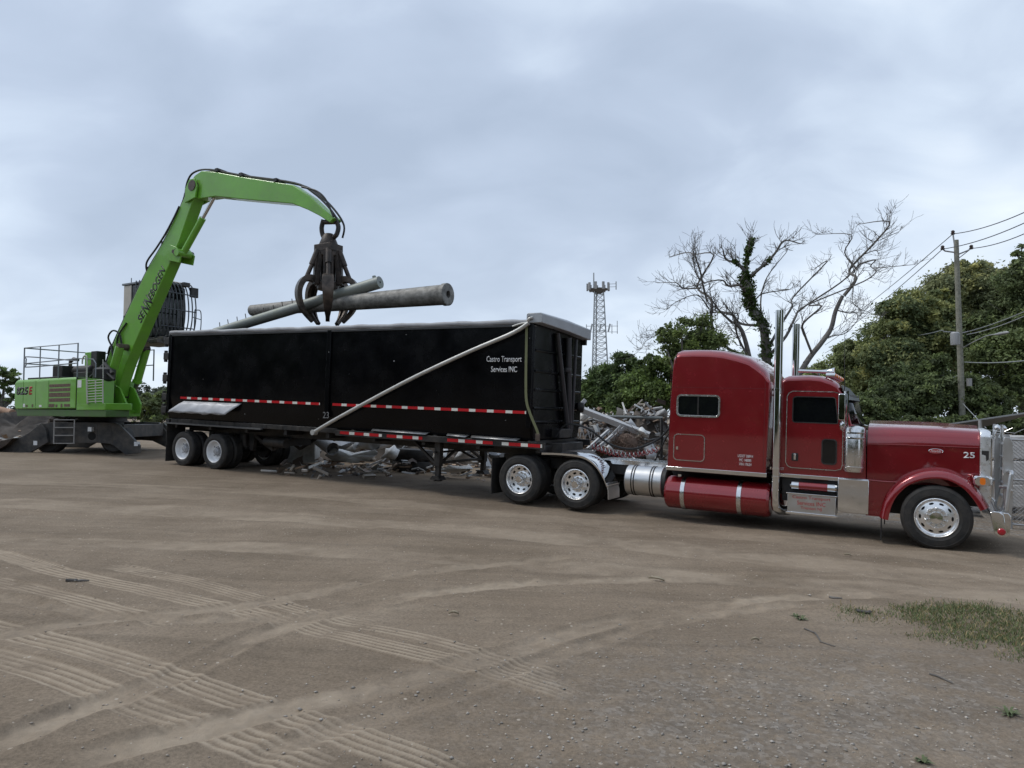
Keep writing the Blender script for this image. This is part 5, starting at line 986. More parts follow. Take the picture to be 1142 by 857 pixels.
# hill far left
hx = np.linspace(-180, 60, 90); hy = np.linspace(200, 320, 24); HX, HY = np.meshgrid(hx, hy); hz = 1.2+9.5*np.exp(-((HX+118)/26)**2)*np.exp(-((HY-255)/42)**2)+5*np.exp(-((HX+70)/40)**2)*np.exp(-((HY-270)/40)**2)+1.1*fbm(HX, HY, .12, 4, 5)
ii = (np.arange(23)[:, None]*90+np.arange(89)[None, :]).ravel()
hill = mesh_np('hill', np.stack([HX.ravel(), HY.ravel(), hz.ravel()], 1), np.stack([ii, ii+1, ii+91, ii+90], 1), mat('hill_woods', (.045, .06, .035), .9, var=.4, vscale=.25, bump=1., bscale=.6), smooth=True); tag(hill, None, None, kind='structure')
hw_ = []
for k in range(140):
    x = g_w.uniform(-165, 10); y = g_w.uniform(215, 250); z = 1.2+9.5*math.exp(-((x+118)/26)**2)*math.exp(-((y-255)/42)**2)+5*math.exp(-((x+70)/40)**2)*math.exp(-((y-270)/40)**2); hw_.append((x, y, z+.8, 2.6))
hwo = foliage('far_wood', hw_, 14000, .6, leafmat('hazy_leaves', (.07, .085, .06)), None, 79, .35); tag(hwo, 'dark distant woods on the hill behind the trailer rear', 'woods', kind='stuff')
# ================================================================== TOWER, POLE, WIRES
steel = mat('tower_steel', (.33, .35, .36), .6, .3)
tb_ = base_at(668, 120); TT = thing('radio_mast', 'tall grey lattice radio mast with antennas behind the trailer nose', 'tower', Matrix.Translation(tb_))
ztop = at(668, 322, 120).z-tb_.z
def twr(z): return 2.0-1.1*min(1, z/ztop)
q = MB(); nlev = 22; ang = [R(100+120*k) for k in range(3)]
def tp_(k, z): return (twr(z)*math.cos(ang[k]), twr(z)*math.sin(ang[k]), z)
for k in range(3): q.tube([tp_(k, 0), tp_(k, ztop)], [.14, .10], 6)
for i in range(nlev):
    z0, z1 = ztop*i/nlev, ztop*(i+1)/nlev
    for k in range(3): q.tube([tp_(k, z0), tp_((k+1) % 3, z1)], .045, 4); q.tube([tp_((k+1) % 3, z0), tp_(k, z1)], .045, 4); q.tube([tp_(k, z1), tp_((k+1) % 3, z1)], .045, 4)
q.build('lattice', steel, TT)
q = MB(); q.tube([(-.7, .5, ztop-.5), (-.7, .5, ztop+2.8)], [.13, .10], 8); q.build('whip_antenna', steel, TT)
q = MB(); q.lathe([(1.7, ztop-.25), (1.7, ztop-.1), (0, ztop-.1)], (0, 0, 0), (0, 0, 1), 12); q.lathe([(0, ztop-1.0), (.5, ztop-.9), (1.6, ztop-.2)], (0, 0, 0), (0, 0, 1), 12); q.build('top_platform', mat('dark_steel', (.13, .13, .13), .7), TT)
for k in range(9):
    a = R(40*k+10); q = MB(); q.obox((1.85*math.cos(a), 1.85*math.sin(a), ztop+.25), (.28, .38, 1.25), Matrix.Rotation(a, 3, 'Z')); q.build('panel_antenna', mat('antenna_grey', (.27, .27, .27), .5), TT)
q = MB(); q.tube([(1.5, -.3, ztop+.2), (3.0, -.6, ztop+.2)], .04, 5); q.tube([(1.5, -.3, ztop+.7), (3.0, -.6, ztop+.7)], .04, 5); q.tube([(2.95, -.6, ztop-.3), (2.95, -.6, ztop+1.1)], .09, 6); q.build('side_arm', steel, TT)
zm = at(668, 369, 120).z-tb_.z; q = MB()
for z in (zm-.3, zm+.7): q.tube([(-2.2, -.5, z), (3.2, -.7, z)], .04, 5)
for x in (-2.1, 2.2, 3.1): q.tube([(x, -.6, zm-.6), (x, -.6, zm+(1.6 if x > 3 else 1.0))], .06, 5)
for k in range(3): q.tube([(-1.5+k*1.5, -1.2, zm-.3), (-1.2+k*1.5, -1.2, zm+1.0)], .14, 6)
q.build('antenna_frame', steel, TT)
wood_ = mat('weathered_pole_wood', (.24, .235, .19), .9, var=.3, vscale=9, bump=.5, bscale=22)
pb = base_at(1073.5, 28); pt = at(1066.3, 268, 28); U = thing('utility_pole', 'weathered wooden utility pole with crossarm brackets standing in front of the vine covered trees', 'pole', Matrix.Translation(pb))
rel = lambda v: Vector(v)-pb
pt_ = rel(pt); q = MB(); q.tube([(0, 0, -.3), pt_*.5, pt_], [.125, .108, .088], 14); q.build('shaft', wood_, U)
def pp(f): return pt_*f
insul = []
q = MB(); q.tube([pp(.995)+Vector((-.05, 0, -.3)), pp(1.0)+Vector((-.12, 0, .25))], .03, 6); q.build('top_pin', lrail, U)
h2 = .945; q = MB(); q.tube([pp(h2)+Vector((0, 0, 0)), pp(h2)+Vector((-.42, .05, .08)), pp(h2)+Vector((-.52, .05, .16))], .03, 6); q.build('bracket', lrail, U); q = MB(); q.tube([pp(h2-.01), pp(h2)+Vector((.42, -.05, .08)), pp(h2)+Vector((.56, -.05, .16))], .03, 6); q.build('bracket', lrail, U)
tips = [pp(1.0)+Vector((-.12, 0, .25)), pp(h2)+Vector((-.52, .05, .16)), pp(h2)+Vector((.56, -.05, .16))]
for t_ in tips:
    q = MB(); q.lathe([(0, 0), (.06, 0), (.085, .05), (.05, .08), (.075, .12), (.04, .17), (0, .18)], t_-Vector((0, 0, .03)), (0, 0, 1), 12); q.build('insulator', mat('brown_porcelain', (.06, .04, .035), .3), U)
q = MB()
zz1 = .60
q.tube([pp(zz1), pp(zz1)+Vector((-.55, .1, .04)), pp(zz1)+Vector((-.62, .1, .10))], .022, 6); q.build('lower_arm', lrail, U)
q = MB(); q.tube([pp(zz1-.005), pp(zz1)+Vector((.3, -.1, .03))], .022, 6); q.build('lower_arm', lrail, U)
c_ = at(1066, 377, 27.8); q = MB(); q.lathe([(0, 0), (.16, 0), (.17, .1), (.17, .45), (.12, .5), (0, .52)], rel(c_)+Vector((-.14, -.18, -.3)), (0, 0, 1), 16); q.build('transformer', lrail, U)
q = MB(); q.box(.10, .22, -.3, -.14, rel(at(1075, 424, 28)).z-.25, rel(at(1075, 424, 28)).z+.05); q.build('meter_box', lrail, U)
a0 = rel(at(1074, 388, 27.9)); a1 = rel(at(1085, 382, 27.2)); a2 = rel(at(1100, 375, 26.4)); a3 = rel(at(1112, 373, 25.8))
q = MB(); q.tube(spline([a0, a1, a2, a3], 5), .022, 8); la = q.build('lamp_arm', lrail, U)
q = MB(); d_ = (a3-a2).normalized(); q.tube([a3-d_*.1, a3+d_*.15, a3+d_*.5, a3+d_*.62], [.035, .06, .06, .02], 10); q.build('lamp_head', lrail, U)
wire_m = mat('wire', (.05, .05, .055), .6); wire_g = mat('pale_cable', (.3, .32, .33), .5)
def wire(label, P, m=wire_m, sag=.25, r=.016, group='overhead lines'):
    q = MB(); P = [Vector(p) for p in P]; pts = []
    for a, b in zip(P[:-1], P[1:]):
        for i in range(14): f = i/14; v = a.lerp(b, f); v.z -= sag*4*f*(1-f); pts.append(v)
    q.tube(pts+[P[-1]], r, 5); tag(q.build('power_line', m), label, 'wire', group)
W_ = [pb+t_ for t_ in tips]
wire('topmost thin wire crossing the top of the utility pole', [at(920, 374, 55), W_[0], at(1190, 213, 18)], sag=.2)
wire('second thin wire fixed to the left bracket of the utility pole', [at(920, 385, 55), W_[1], at(1190, 225, 18.5)], sag=.2)
wire('third thin wire fixed to the right bracket of the utility pole', [at(920, 394, 55), W_[2], at(1190, 236, 19)], sag=.2)
wire('upper pale cable running right from the middle of the utility pole', [pb+pp(zz1)+Vector((.3, -.1, .03)), at(1190, 325, 19)], wire_g, .1)
wire('pale cable running just under the upper cable to the right', [pb+pp(zz1)+Vector((.2, -.15, -.1)), at(1190, 329, 19)], wire_g, .15)
wire('pale cable crossing the dark leaves below the street lamp arm', [at(1076, 404, 27.8), at(1190, 396, 19)], wire_g, .1)
wire('slack grey cable dropping left from the utility pole into the bushes', [pb+pp(.42), at(960, 432, 36)], wire_g, .4)
wire('guy wire slanting from the utility pole down toward the fence', [pb+pp(.30), at(1100, 478, 25.5)], wire_g, 0)
wire('short pale cable on the left side of the utility pole', [pb+pp(zz1)+Vector((-.62, .1, .10)), at(985, 372, 40)], wire_g, .2)
# ================================================================== FENCE, WALL, SHED
FD = Vector((.9, -.44, 0)).normalized(); F0 = gnd(1127, 588); F0.z = float(gz(F0.x, F0.y))
FH = 1.75
for bi in range(3):
    a = F0+FD*(2.6*bi-.0); a.z = float(gz(a.x, a.y)); b_ = a+FD*2.6; b_.z = float(gz(b_.x, b_.y))
    FN = thing('chain_link_fence', ('chain link fence panel with steel post beside the truck front guard', 'chain link fence panel next along from the post', 'chain link fence panel farthest right beyond the frame')[bi], 'fence', Matrix.Translation(a), 'chain link fence panels')
    L_ = b_-a; q = MB(); q.tube([(0, 0, -.2), (0, 0, FH+.06)], .035, 10); q.build('post', lrail, FN)
    for z in (FH, .95, .06): q = MB(); q.tube([Vector((0, 0, z)), L_+Vector((0, 0, z))], .022, 8); q.build('rail', lrail, FN)
    q = MB(); st_ = .075; ln = L_.length; u_ = L_/ln; nk = int(ln/st_)
    for s in (-1, 1):
        for k in range(-int(FH/st_)-1, nk+int(FH/st_)+1):
            x0, x1, z0, z1 = k*st_, k*st_+s*FH, .05, FH
            if x1 < 0 and x0 < 0 or x0 > ln and x1 > ln: continue
            def cl(x, z): return x, z
            t0, t1 = 0., 1.
            if s > 0: t0 = max(0, -x0/FH); t1 = min(1, (ln-x0)/FH)
            else: t0 = max(0, (x0-ln)/FH); t1 = min(1, x0/FH)
            if t1 <= t0: continue
            p = u_*(x0+s*FH*t0)+Vector((0, .006*s, .05+(FH-.05)*t0)); r_ = u_*(x0+s*FH*t1)+Vector((0, .006*s, .05+(FH-.05)*t1)); q.tube([p, r_], .0055, 3, False)
    q.build('wire_mesh', lrail, FN)
conc = mat('pale_concrete', (.6, .59, .57), .85, var=.2, vscale=3, bump=.4, bscale=12, dirt=(.16, .14, .12), dirtamt=.5, dscale=2)
nb = 0
for k in range(7):
    for lv in range(3):
        p = F0+FD*(-2.2+k*1.22+(.5 if lv % 2 else 0))+Vector((.45, 1.5, 0)); z = float(gz(p.x, p.y))+.25+lv*.52
        q = MB(); q.obox((0, 0, .25), (1.18, .6, .5), Matrix.Rotation(math.atan2(FD.y, FD.x)+rnd.uniform(-.03, .03), 3, 'Z')); o = q.build('concrete_block', conc, None, .03, loc=(p.x, p.y, z))
        tag(o, 'pale concrete block stacked in the wall seen through the chain link fence', 'block', 'stacked concrete blocks behind the fence')
q = MB(); rows = []
for i in range(9): rows.append([F0+FD*(-9+k*.8)+Vector((0, 0, 0)) for k in range(1)])
SHM = base_at(1090, 24); sh = thing('open_shed', 'long low shed with a pale metal roof edge behind the red hood', 'shed', Matrix.Translation(SHM))
ra, rb_ = at(1036, 477.5, 26)-SHM, at(1165, 459, 22)-SHM
q = MB(); n_ = Vector((.3, 4.5, -.75)); q.loft([[p, p+n_, p+n_+Vector((0, 0, .05)), p+Vector((0, 0, .06))] for p in (ra, ra.lerp(rb_, .5), rb_)]); q.build('roof', mat('roof_metal', (.2, .215, .23), .45, .3), sh, .01)
q = MB(); q.add([tuple(ra+n_*.75-Vector((0, 0, .02))), tuple(rb_+n_*.75), tuple(Vector((rb_.x, rb_.y, -.6))+n_*.75), tuple(Vector((ra.x, ra.y, -.6))+n_*.75)], [(0, 1, 2, 3)]); w0 = q.build('back_wall', mat('shed_dark', (.03, .032, .036), .7), sh); k = w0.modifiers.new('s', 'SOLIDIFY'); k.thickness = .08
for f in (.05, .5, .95): p = ra.lerp(rb_, f); q = MB(); q.tube([Vector((p.x, p.y+.1, -.5)), p+Vector((0, .1, .02))], .06, 8); q.build('post', lrail, sh)
# ================================================================== SCRAP
def bits(name, pts, n, seed, m, smax=.7, flat=.5):
    """tangle of scrap offcuts: bars, bent sheets and lumps with their own bare-metal tones"""
    g = random.Random(seed); q = MB(); cols = []; fc = 0
    for i in range(n):
        c = Vector(g.choice(pts))+Vector((g.gauss(0, .35), g.gauss(0, .35), g.gauss(0, .18))); M = Matrix.Rotation(g.uniform(0, 6.3), 3, 'Z') @ Matrix.Rotation(g.gauss(0, flat), 3, 'X') @ Matrix.Rotation(g.gauss(0, flat), 3, 'Y'); k = g.random(); s = smax*g.uniform(.25, 1)
        f0 = len(q.f)
        if k < .3: q.obox(c, (s*1.6, .05*g.uniform(.6, 2), .04*g.uniform(.6, 2)), M)
        elif k < .5: q.tube([c+M @ Vector((-s*.7, 0, 0)), c+M @ Vector((g.uniform(-.1, .1), g.uniform(-.1, .1), g.uniform(-.1, .1))), c+M @ Vector((s*.7, 0, 0))], g.uniform(.015, .05), 6)
        elif k < .85:
            a = g.uniform(-.3, .3)*s; b = g.uniform(-.3, .3)*s; w = s*g.uniform(.2, .55); q.loft([[c+M @ Vector((x, y, z+dz)) for y, z in ((-w, b), (0, a), (w, -b*.5))] for x, dz in ((-s*.5, 0), (0, a*.8), (s*.5, b))], False, False)
        else: q.obox(c, (s*.35, s*.28, s*.12), M)
        t = g.choice([(.55, .55, .54), (.34, .35, .35), (.75, .74, .71), (.22, .14, .09), (.25, .2, .16), (.18, .18, .18), (.12, .10, .09), (.28, .20, .14), (.34, .30, .25)]); cols += [t]*(len(q.f)-f0)
    o = q.build(name, m); cc = np.array(cols, np.float32)
    a = o.data.attributes.new('tint', 'FLOAT_COLOR', 'FACE'); c4 = np.ones((len(cc), 4), np.float32); c4[:, :3] = cc; a.data.foreach_set('color', c4.ravel()); return o
scrapm = mat('mixed_scrap', (1, 1, 1), .5, .35, attr='tint', attramt=1., bump=.4, bscale=9, dirt=(.12, .09, .07), dirtamt=.5, dscale=3)
earth = mat('scrap_earth', (.10, .082, .066), .95, var=.4, vscale=2.5, bump=1., bscale=5)
def heap(name, label, pts_px, Y, w, h, seed, nb_, m=earth, smax=.7, cat='scrap heap'):
    """an earth and rubble bank along a line of pixels on the ground with scrap lying on it"""
    P = [base_at(p, Y if isinstance(Y, (int, float)) else y_) for p, y_ in zip(pts_px, Y if not isinstance(Y, (int, float)) else pts_px)]
    P = spline(P, 10); vs = []; g = np.random.default_rng(seed); m_ = 15
    for i, p in enumerate(P):
        e = min(1, i/5, (len(P)-1-i)/5)
        for j in range(m_):
            f = j/(m_-1)*2-1; vs.append((p.x+g.normal()*.06, p.y+f*w+g.normal()*.08, p.z-.15+(h*e*(1-f*f)**.8+.15*(1-abs(f)))*(1+.45*vnoise(np.array([i*.45]), np.array([j*.5]), seed)[0]*2)+g.normal()*.03))
    vs = np.array(vs); ii = (np.arange(len(P)-1)[:, None]*m_+np.arange(m_-1)[None, :]).ravel(); o = mesh_np(name, vs, np.stack([ii, ii+m_, ii+m_+1, ii+1], 1), m, smooth=True); tag(o, label, cat, kind='stuff')
    if nb_: so_ = bits('loose_scrap', [tuple(v) for v in vs[len(vs)//20:]], nb_, seed+1, scrapm, smax); so_.parent = None; tag(so_, 'tangle of loose scrap metal offcuts lying on the '+label.split(' with')[0], 'scrap', kind='stuff')
heap('scrap_bank', 'dark rubble bank with scrap under and behind the trailer', [330, 400, 470, 540, 620, 690, 760, 840], 25.6, 1.7, 1.15, 301, 1500, smax=.42)
heap('scrap_pile', 'tall mixed scrap pile with metal sheets behind the trailer nose', [625, 660, 700, 740, 775], 25, 1.7, 1.45, 302, 1300, smax=.42)
heap('rubble_mound', 'dark grey crushed rubble mound left of the green machine', [-60, -20, 20, 60, 100, 140], 33, 3.2, 1.05, 303, 0, mat('dark_rubble', (.062, .052, .044), .95, var=.4, vscale=3, bump=1., bscale=7), cat='mound')
heap('gravel_berm', 'grey gravel berm behind the truck and under the fence', [880, 930, 980, 1040, 1110, 1180], 17.3, 1.0, .34, 304, 0, mat('grey_gravel', (.17, .165, .16), .95, var=.55, vscale=22, bump=1., bscale=25), cat='berm')
def beam_thing(name, label, a, b, w, h, m, cat='beam', group=None, chan=True, roll=0.):
    a, b = Vector(a), Vector(b); d = b-a; o = MB()
    if chan:
        t = min(w, h)*.14
        for x0, x1, y0, y1 in ((-w/2, w/2, -h/2, -h/2+t), (-w/2, w/2, h/2-t, h/2), (-w/2, -w/2+t, -h/2+t, h/2-t)): o.box(x0, x1, y0, y1, 0, d.length)
    else: o.tube([(0, 0, 0), (0, 0, d.length)], w/2, 12)
    ob = o.build(name, m, None, .006); ob.matrix_world = Matrix.Translation(a) @ (rot_to(d) @ Matrix.Rotation(roll, 3, 'Z')).to_4x4(); return tag(ob, label, cat, group)
pale = mat('pale_scrap_metal', (.56, .57, .58), .55, .25, var=.25, vscale=3, dirt=(.2, .17, .14), dirtamt=.5, dscale=3)
zs = lambda x, y: at(630+x/8.785, 440+y/8.785, 23.4)
beam_thing('scrap_beam', 'large pale steel channel slanting down to the right on the scrap pile', at(646, 456, 23.6), at(724, 486, 23.0), .17, .19, pale, roll=.4)
beam_thing('scrap_beam', 'short pale wide channel leaning left below the slanting channel', at(694, 477, 23.1), at(672, 499, 22.6), .17, .15, pale, roll=1.2)
beam_thing('scrap_pipe', 'long thin grey pipe lying level across the top of the scrap pile', at(666, 464.5, 24.4), at(739, 466.5, 24.0), .11, .11, mat('dull_pipe', (.2, .21, .2), .5, .4), 'pipe', chan=False)
beam_thing('scrap_rail', 'upper of two thin pale rails leaning beside the black trailer nose', at(679, 480, 22.7), at(652, 504, 22.0), .08, .09, pale, 'rail')
beam_thing('scrap_rail', 'lower of two thin pale rails leaning beside the black trailer nose', at(684, 485, 22.5), at(658, 506, 21.8), .06, .07, pale, 'rail')
beam_thing('scrap_post', 'dark upright post standing right behind the sleeper on the scrap pile', at(738, 466, 23), at(737.5, 520, 23), .10, .08, dgrey, 'post')
beam_thing('scrap_beam', 'stubby pale beam end sticking up at the trailer edge', at(645, 455, 23.8), at(653, 446, 23.8), .13, .13, pale)
a, b_ = at(643, 477, 23.6), at(680, 479, 23.4); LT = thing('lattice_girder', 'pale lattice girder section lying behind the trailer nose', 'girder', Matrix.Translation(a)); d = b_-a; dn = Vector((0, 0, -.42)); q = MB()
q.beam((0, 0, 0), d, .05, .05); q.beam(dn, d+dn, .05, .05)
for k in range(6): q.beam(d*(k/6), d*((k+.5)/6)+dn, .03, .03); q.beam(d*((k+.5)/6)+dn, d*((k+1)/6), .03, .03)
q.build('truss', pale, LT)
q = MB(); gg = random.Random(9); bc = at(699, 494, 22.8)
for k in range(130):
    P = [Vector((gg.gauss(0, .34), gg.gauss(0, .25), gg.gauss(0, .17)))]; dd = Vector((gg.gauss(0, 1), gg.gauss(0, .6), gg.gauss(0, .4))).normalized()
    for j in range(5): dd = (dd+Vector((gg.gauss(0, .5), gg.gauss(0, .5), gg.gauss(0, .4)))).normalized(); P.append(P[-1]*.93+dd*.13)
    q.tube(P, .008, 4)
q.lathe([(0, -.36), (.2, -.34), (.34, -.2), (.38, 0), (.33, .2), (.2, .33), (0, .35)], (0, .12, -.08), (1, 0, 0), 16)
tag(q.build('wire_tangle', mat('rusty_wire', (.12, .08, .06), .85, var=.4, vscale=10), None, loc=bc), 'brown rusty tangle of wire in the middle of the scrap pile', 'scrap')
def sheet(name, label, poly_px, Y, m, seed, cat='sheet', thick=.012, bend=.08):
    g = random.Random(seed); P = [at(x, y, Y+g.uniform(-.3, .3)) for x, y in poly_px]; c = sum(P, Vector())/len(P); q = MB(); n = len(P); vs = [Vector((0, -bend, 0))]; fs = []
    for p in P: vs.append(p-c)
    for p, r_ in zip(P, P[1:]+P[:1]): vs.append((p+r_)/2*1.0-c+Vector((g.uniform(-.05, .05), g.uniform(-bend, bend), g.uniform(-.05, .05))))
    for i in range(n): fs += [(0, 1+i, 1+n+i), (0, 1+n+i, 1+(i+1) % n)]
    q.add(vs, fs); o = q.build(name, m, None, loc=c, ang=80); k = o.modifiers.new('s', 'SOLIDIFY'); k.thickness = thick; return tag(o, label, cat)
whites = mat('white_scrap_sheet', (.8, .8, .78), .5, .1, var=.2, vscale=4, dirt=(.25, .22, .18), dirtamt=.4, dscale=4)
sheet('scrap_sheet', 'white folded sheet at the lower end of the slanting channel', [(712, 480), (716, 476), (722, 482), (723, 487), (716, 486)], 22.9, whites, 1)
sheet('scrap_sheet', 'grey pointed sheet standing behind the sleeper back', [(727, 466), (733, 459), (741, 456), (745, 460), (744, 468)], 24.6, pale, 2)
sheet('scrap_sheet', 'triangular grey sheet on top of the scrap under the level pipe', [(697, 470), (703, 467), (712, 480), (704, 479)], 23.7, pale, 3)
sheet('scrap_sheet', 'white crumpled sheet at the trailer edge beside the beam end', [(644, 463), (655, 458), (657, 465), (650, 470), (645, 472)], 24, whites, 4)
sheet('scrap_sheet', 'small white torn sheet low by the tractor frame', [(672, 497), (679, 496), (684, 501), (676, 504)], 22, whites, 5)
sheet('scrap_sheet', 'grey bent plate leaning near the upright post', [(718, 500), (728, 494), (733, 512), (722, 516)], 22.6, galv, 6)
# under the trailer
sheet('scrap_sheet', 'large bright curled sheet in front of the tyre stack under the trailer', [(424, 512), (430, 500), (440, 496), (446, 502), (440, 513)], 21.0, whites, 21, bend=.2)
sheet('scrap_sheet', 'bright flattened drum skin behind the long crumpled panel', [(396, 500), (404, 490), (420, 488), (428, 494), (416, 503)], 21.9, pale, 22, bend=.2)
sheet('scrap_sheet', 'silver torn sheet between the tyre stack and the landing leg', [(482, 510), (488, 498), (500, 500), (498, 514)], 20.8, whites, 23, bend=.15)
sheet('scrap_sheet', 'pale folded sheet lying near the far landing leg', [(506, 512), (514, 500), (526, 504), (522, 516)], 20.6, pale, 24, bend=.15)
bbp = base_at(338, 22.6); BL = MB(); BL.prism([(-.48, 0), (.48, 0), (.48, .55), (.36, 1.05), (-.36, 1.05), (-.48, .55)], -.3, .3); o = BL.build('concrete_barrier', mat('worn_concrete', (.55, .55, .52), .85, var=.25, vscale=2, dirt=(.08, .07, .06), dirtamt=.6, dscale=2.5, bump=.3), None, .03, loc=bbp+Vector((0, 0, .05))); tag(o, 'worn grey concrete barrier block standing behind the trailer wheels', 'block')
def tube_thing(label, a, b, r, m, group=None):
    d = Vector(b)-Vector(a); q = MB(); q.lathe([(r*.93, .6), (r*.93, 0), (r, 0), (r, d.length), (r*.93, d.length), (r*.93, d.length-.5)], (0, 0, 0), (0, 0, 1), 24); q.lathe([(0, .5), (r*.93, .5)], (0, 0, 0), (0, 0, 1), 24); o = q.build('scrap_tube', m, None); o.matrix_world = Matrix.Translation(a) @ rot_to(d).to_4x4(); return tag(o, label, 'pipe', group)
tube_thing('short wide grey tube lying at an angle beside the concrete barrier', at(371, 501, 21.2), at(350, 486, 22.3), .20, pale); tube_thing('wide grey tube with an open left end under the middle of the trailer', at(418, 495, 22.2), at(440, 489, 23.2), .21, pale)
sheet('scrap_sheet', 'long crumpled white panel lying on the ground under the trailer', [(362, 508), (372, 500), (395, 505), (418, 502), (421, 507), (412, 514), (388, 516), (370, 514)], 21.6, whites, 7, bend=.2)
sheet('scrap_sheet', 'shiny bent sheet above the long crumpled panel under the trailer', [(372, 493), (380, 489), (396, 492), (393, 502), (380, 505), (374, 502)], 22.2, galv, 8, bend=.2)
sheet('scrap_sheet', 'curved white sheet edge beside the open grey tube', [(384, 502), (396, 494), (398, 489), (402, 494), (396, 503), (388, 507)], 22, whites, 9, bend=.15)
sheet('scrap_sheet', 'pale strip lying between the trailer landing legs', [(488, 524), (500, 519), (524, 519), (527, 523), (505, 528)], 19.8, whites, 10)
sheet('scrap_sheet', 'bright torn sheet beside the rear drive wheel of the tractor', [(545, 505), (550, 501), (560, 506), (566, 503), (566, 511), (556, 514), (548, 512)], 18.6, galv, 11, bend=.15)
beam_thing('scrap_beam', 'pale leaning plank between the landing legs and the drive wheels', at(536, 502, 19.6), at(545, 521, 19.2), .16, .05, pale)
for k, (lab, z, px) in enumerate((('large black tyre lying flat at the bottom of the stack under the trailer', .16, 461), ('large black tyre lying flat on top of the stack under the trailer', .50, 460))):
    p = base_at(px, 21.6); q = MB(); q.lathe([(.33, -.13), (.50, -.16), (.60, -.15), (.63, -.08), (.635, 0), (.63, .08), (.60, .15), (.50, .16), (.33, .13), (.30, 0), (.33, -.13)], (0, 0, 0), (0, 0, 1), 40); o = q.build('discarded_tire', rubber, None, loc=p+Vector((0, 0, z))); o.rotation_euler = (.04*k, .05, k); tag(o, lab, 'tyre')
bo2 = beam_thing('scrap_pipe', 'dark bent bar lying on the dirt in front of the tyre stack', gnd(416, 527)+Vector((0, 0, .04)), gnd(436, 524)+Vector((0, 0, .06)), .07, .07, rustst, 'bar', chan=False)
gp_ = []
for k in range(500):
    px, py = rnd.uniform(320, 560), rnd.uniform(517, 534); v = gnd(px, py); gp_.append((v.x, v.y, v.z+.03))
o = bits('ground_scrap', gp_, 420, 71, scrapm, .34, .25); tag(o, 'small metal scraps and rubble strewn on the dirt under the trailer', 'scrap', kind='stuff')
gp_ = [tuple(base_at(rnd.uniform(-5, 45), rnd.uniform(27, 29))+Vector((0, 0, .05))) for k in range(60)]
o = bits('pale_debris', gp_, 60, 72, scrapm, .35, .2); tag(o, 'pale scrap litter at the foot of the dark rubble mound', 'scrap', kind='stuff')
tag(beam_thing('timber_baulk', 'orange brown timber baulk lying on the mound at the left edge', at(-12, 455, 34), at(14, 461, 33), .34, .3, mat('orange_timber', (.33, .2, .13), .8, var=.2), 'timber', chan=False), None, None)
# ================================================================== SMALL GROUND THINGS
def stones(n, seed, fn, smin_, smax_, name, label, m):
    g = np.random.default_rng(seed); X, Y = fn(g, n); Z = gtop(X, Y); s = smin_+(smax_-smin_)*g.random(len(X))**3
    base = np.array([(1, 0, 0), (-1, 0, 0), (0, 1, 0), (0, -1, 0), (0, 0, 1), (0, 0, -1)], float); F = np.array([(0, 2, 4), (2, 1, 4), (1, 3, 4), (3, 0, 4), (2, 0, 5), (1, 2, 5), (3, 1, 5), (0, 3, 5)])
    V = base[None]*s[:, None, None]*g.uniform(.6, 1.3, (len(X), 6, 1))*np.array([1, 1, .6])+g.normal(size=(len(X), 6, 3))*s[:, None, None]*.15
    a = g.uniform(0, 6.28, len(X)); c, s_ = np.cos(a)[:, None], np.sin(a)[:, None]; V = np.stack([V[..., 0]*c-V[..., 1]*s_, V[..., 0]*s_+V[..., 1]*c, V[..., 2]], -1)
    V += np.stack([X, Y, Z+s*.25], 1)[:, None]; Q = (F[None]+6*np.arange(len(X))[:, None, None]).reshape(-1, 3)
    t = np.repeat(g.uniform(.75, 1.5, len(X)), 8); o = mesh_np(name, V.reshape(-1, 3), Q, m, attrs={'tint': t}); tag(o, label, 'gravel', kind='stuff')
stm = mat('stone', (.33, .30, .265), .9, attr='tint', attramt=1.)
stones(3000, 5, lambda g, n: (g.normal(1.9, 1.7, n), np.abs(g.normal(0, 1.6, n))+3.3), .004, .017, 'gravel', 'grey gravel scattered over the lower right of the yard', stm)
stones(5000, 6, lambda g, n: (g.uniform(-9, 9, n), 3.4+10*g.random(n)**1.3), .003, .013, 'pebbles', 'small pebbles and clods strewn over the packed dirt', mat('clod', (.33, .285, .24), .95, attr='tint', attramt=1.))
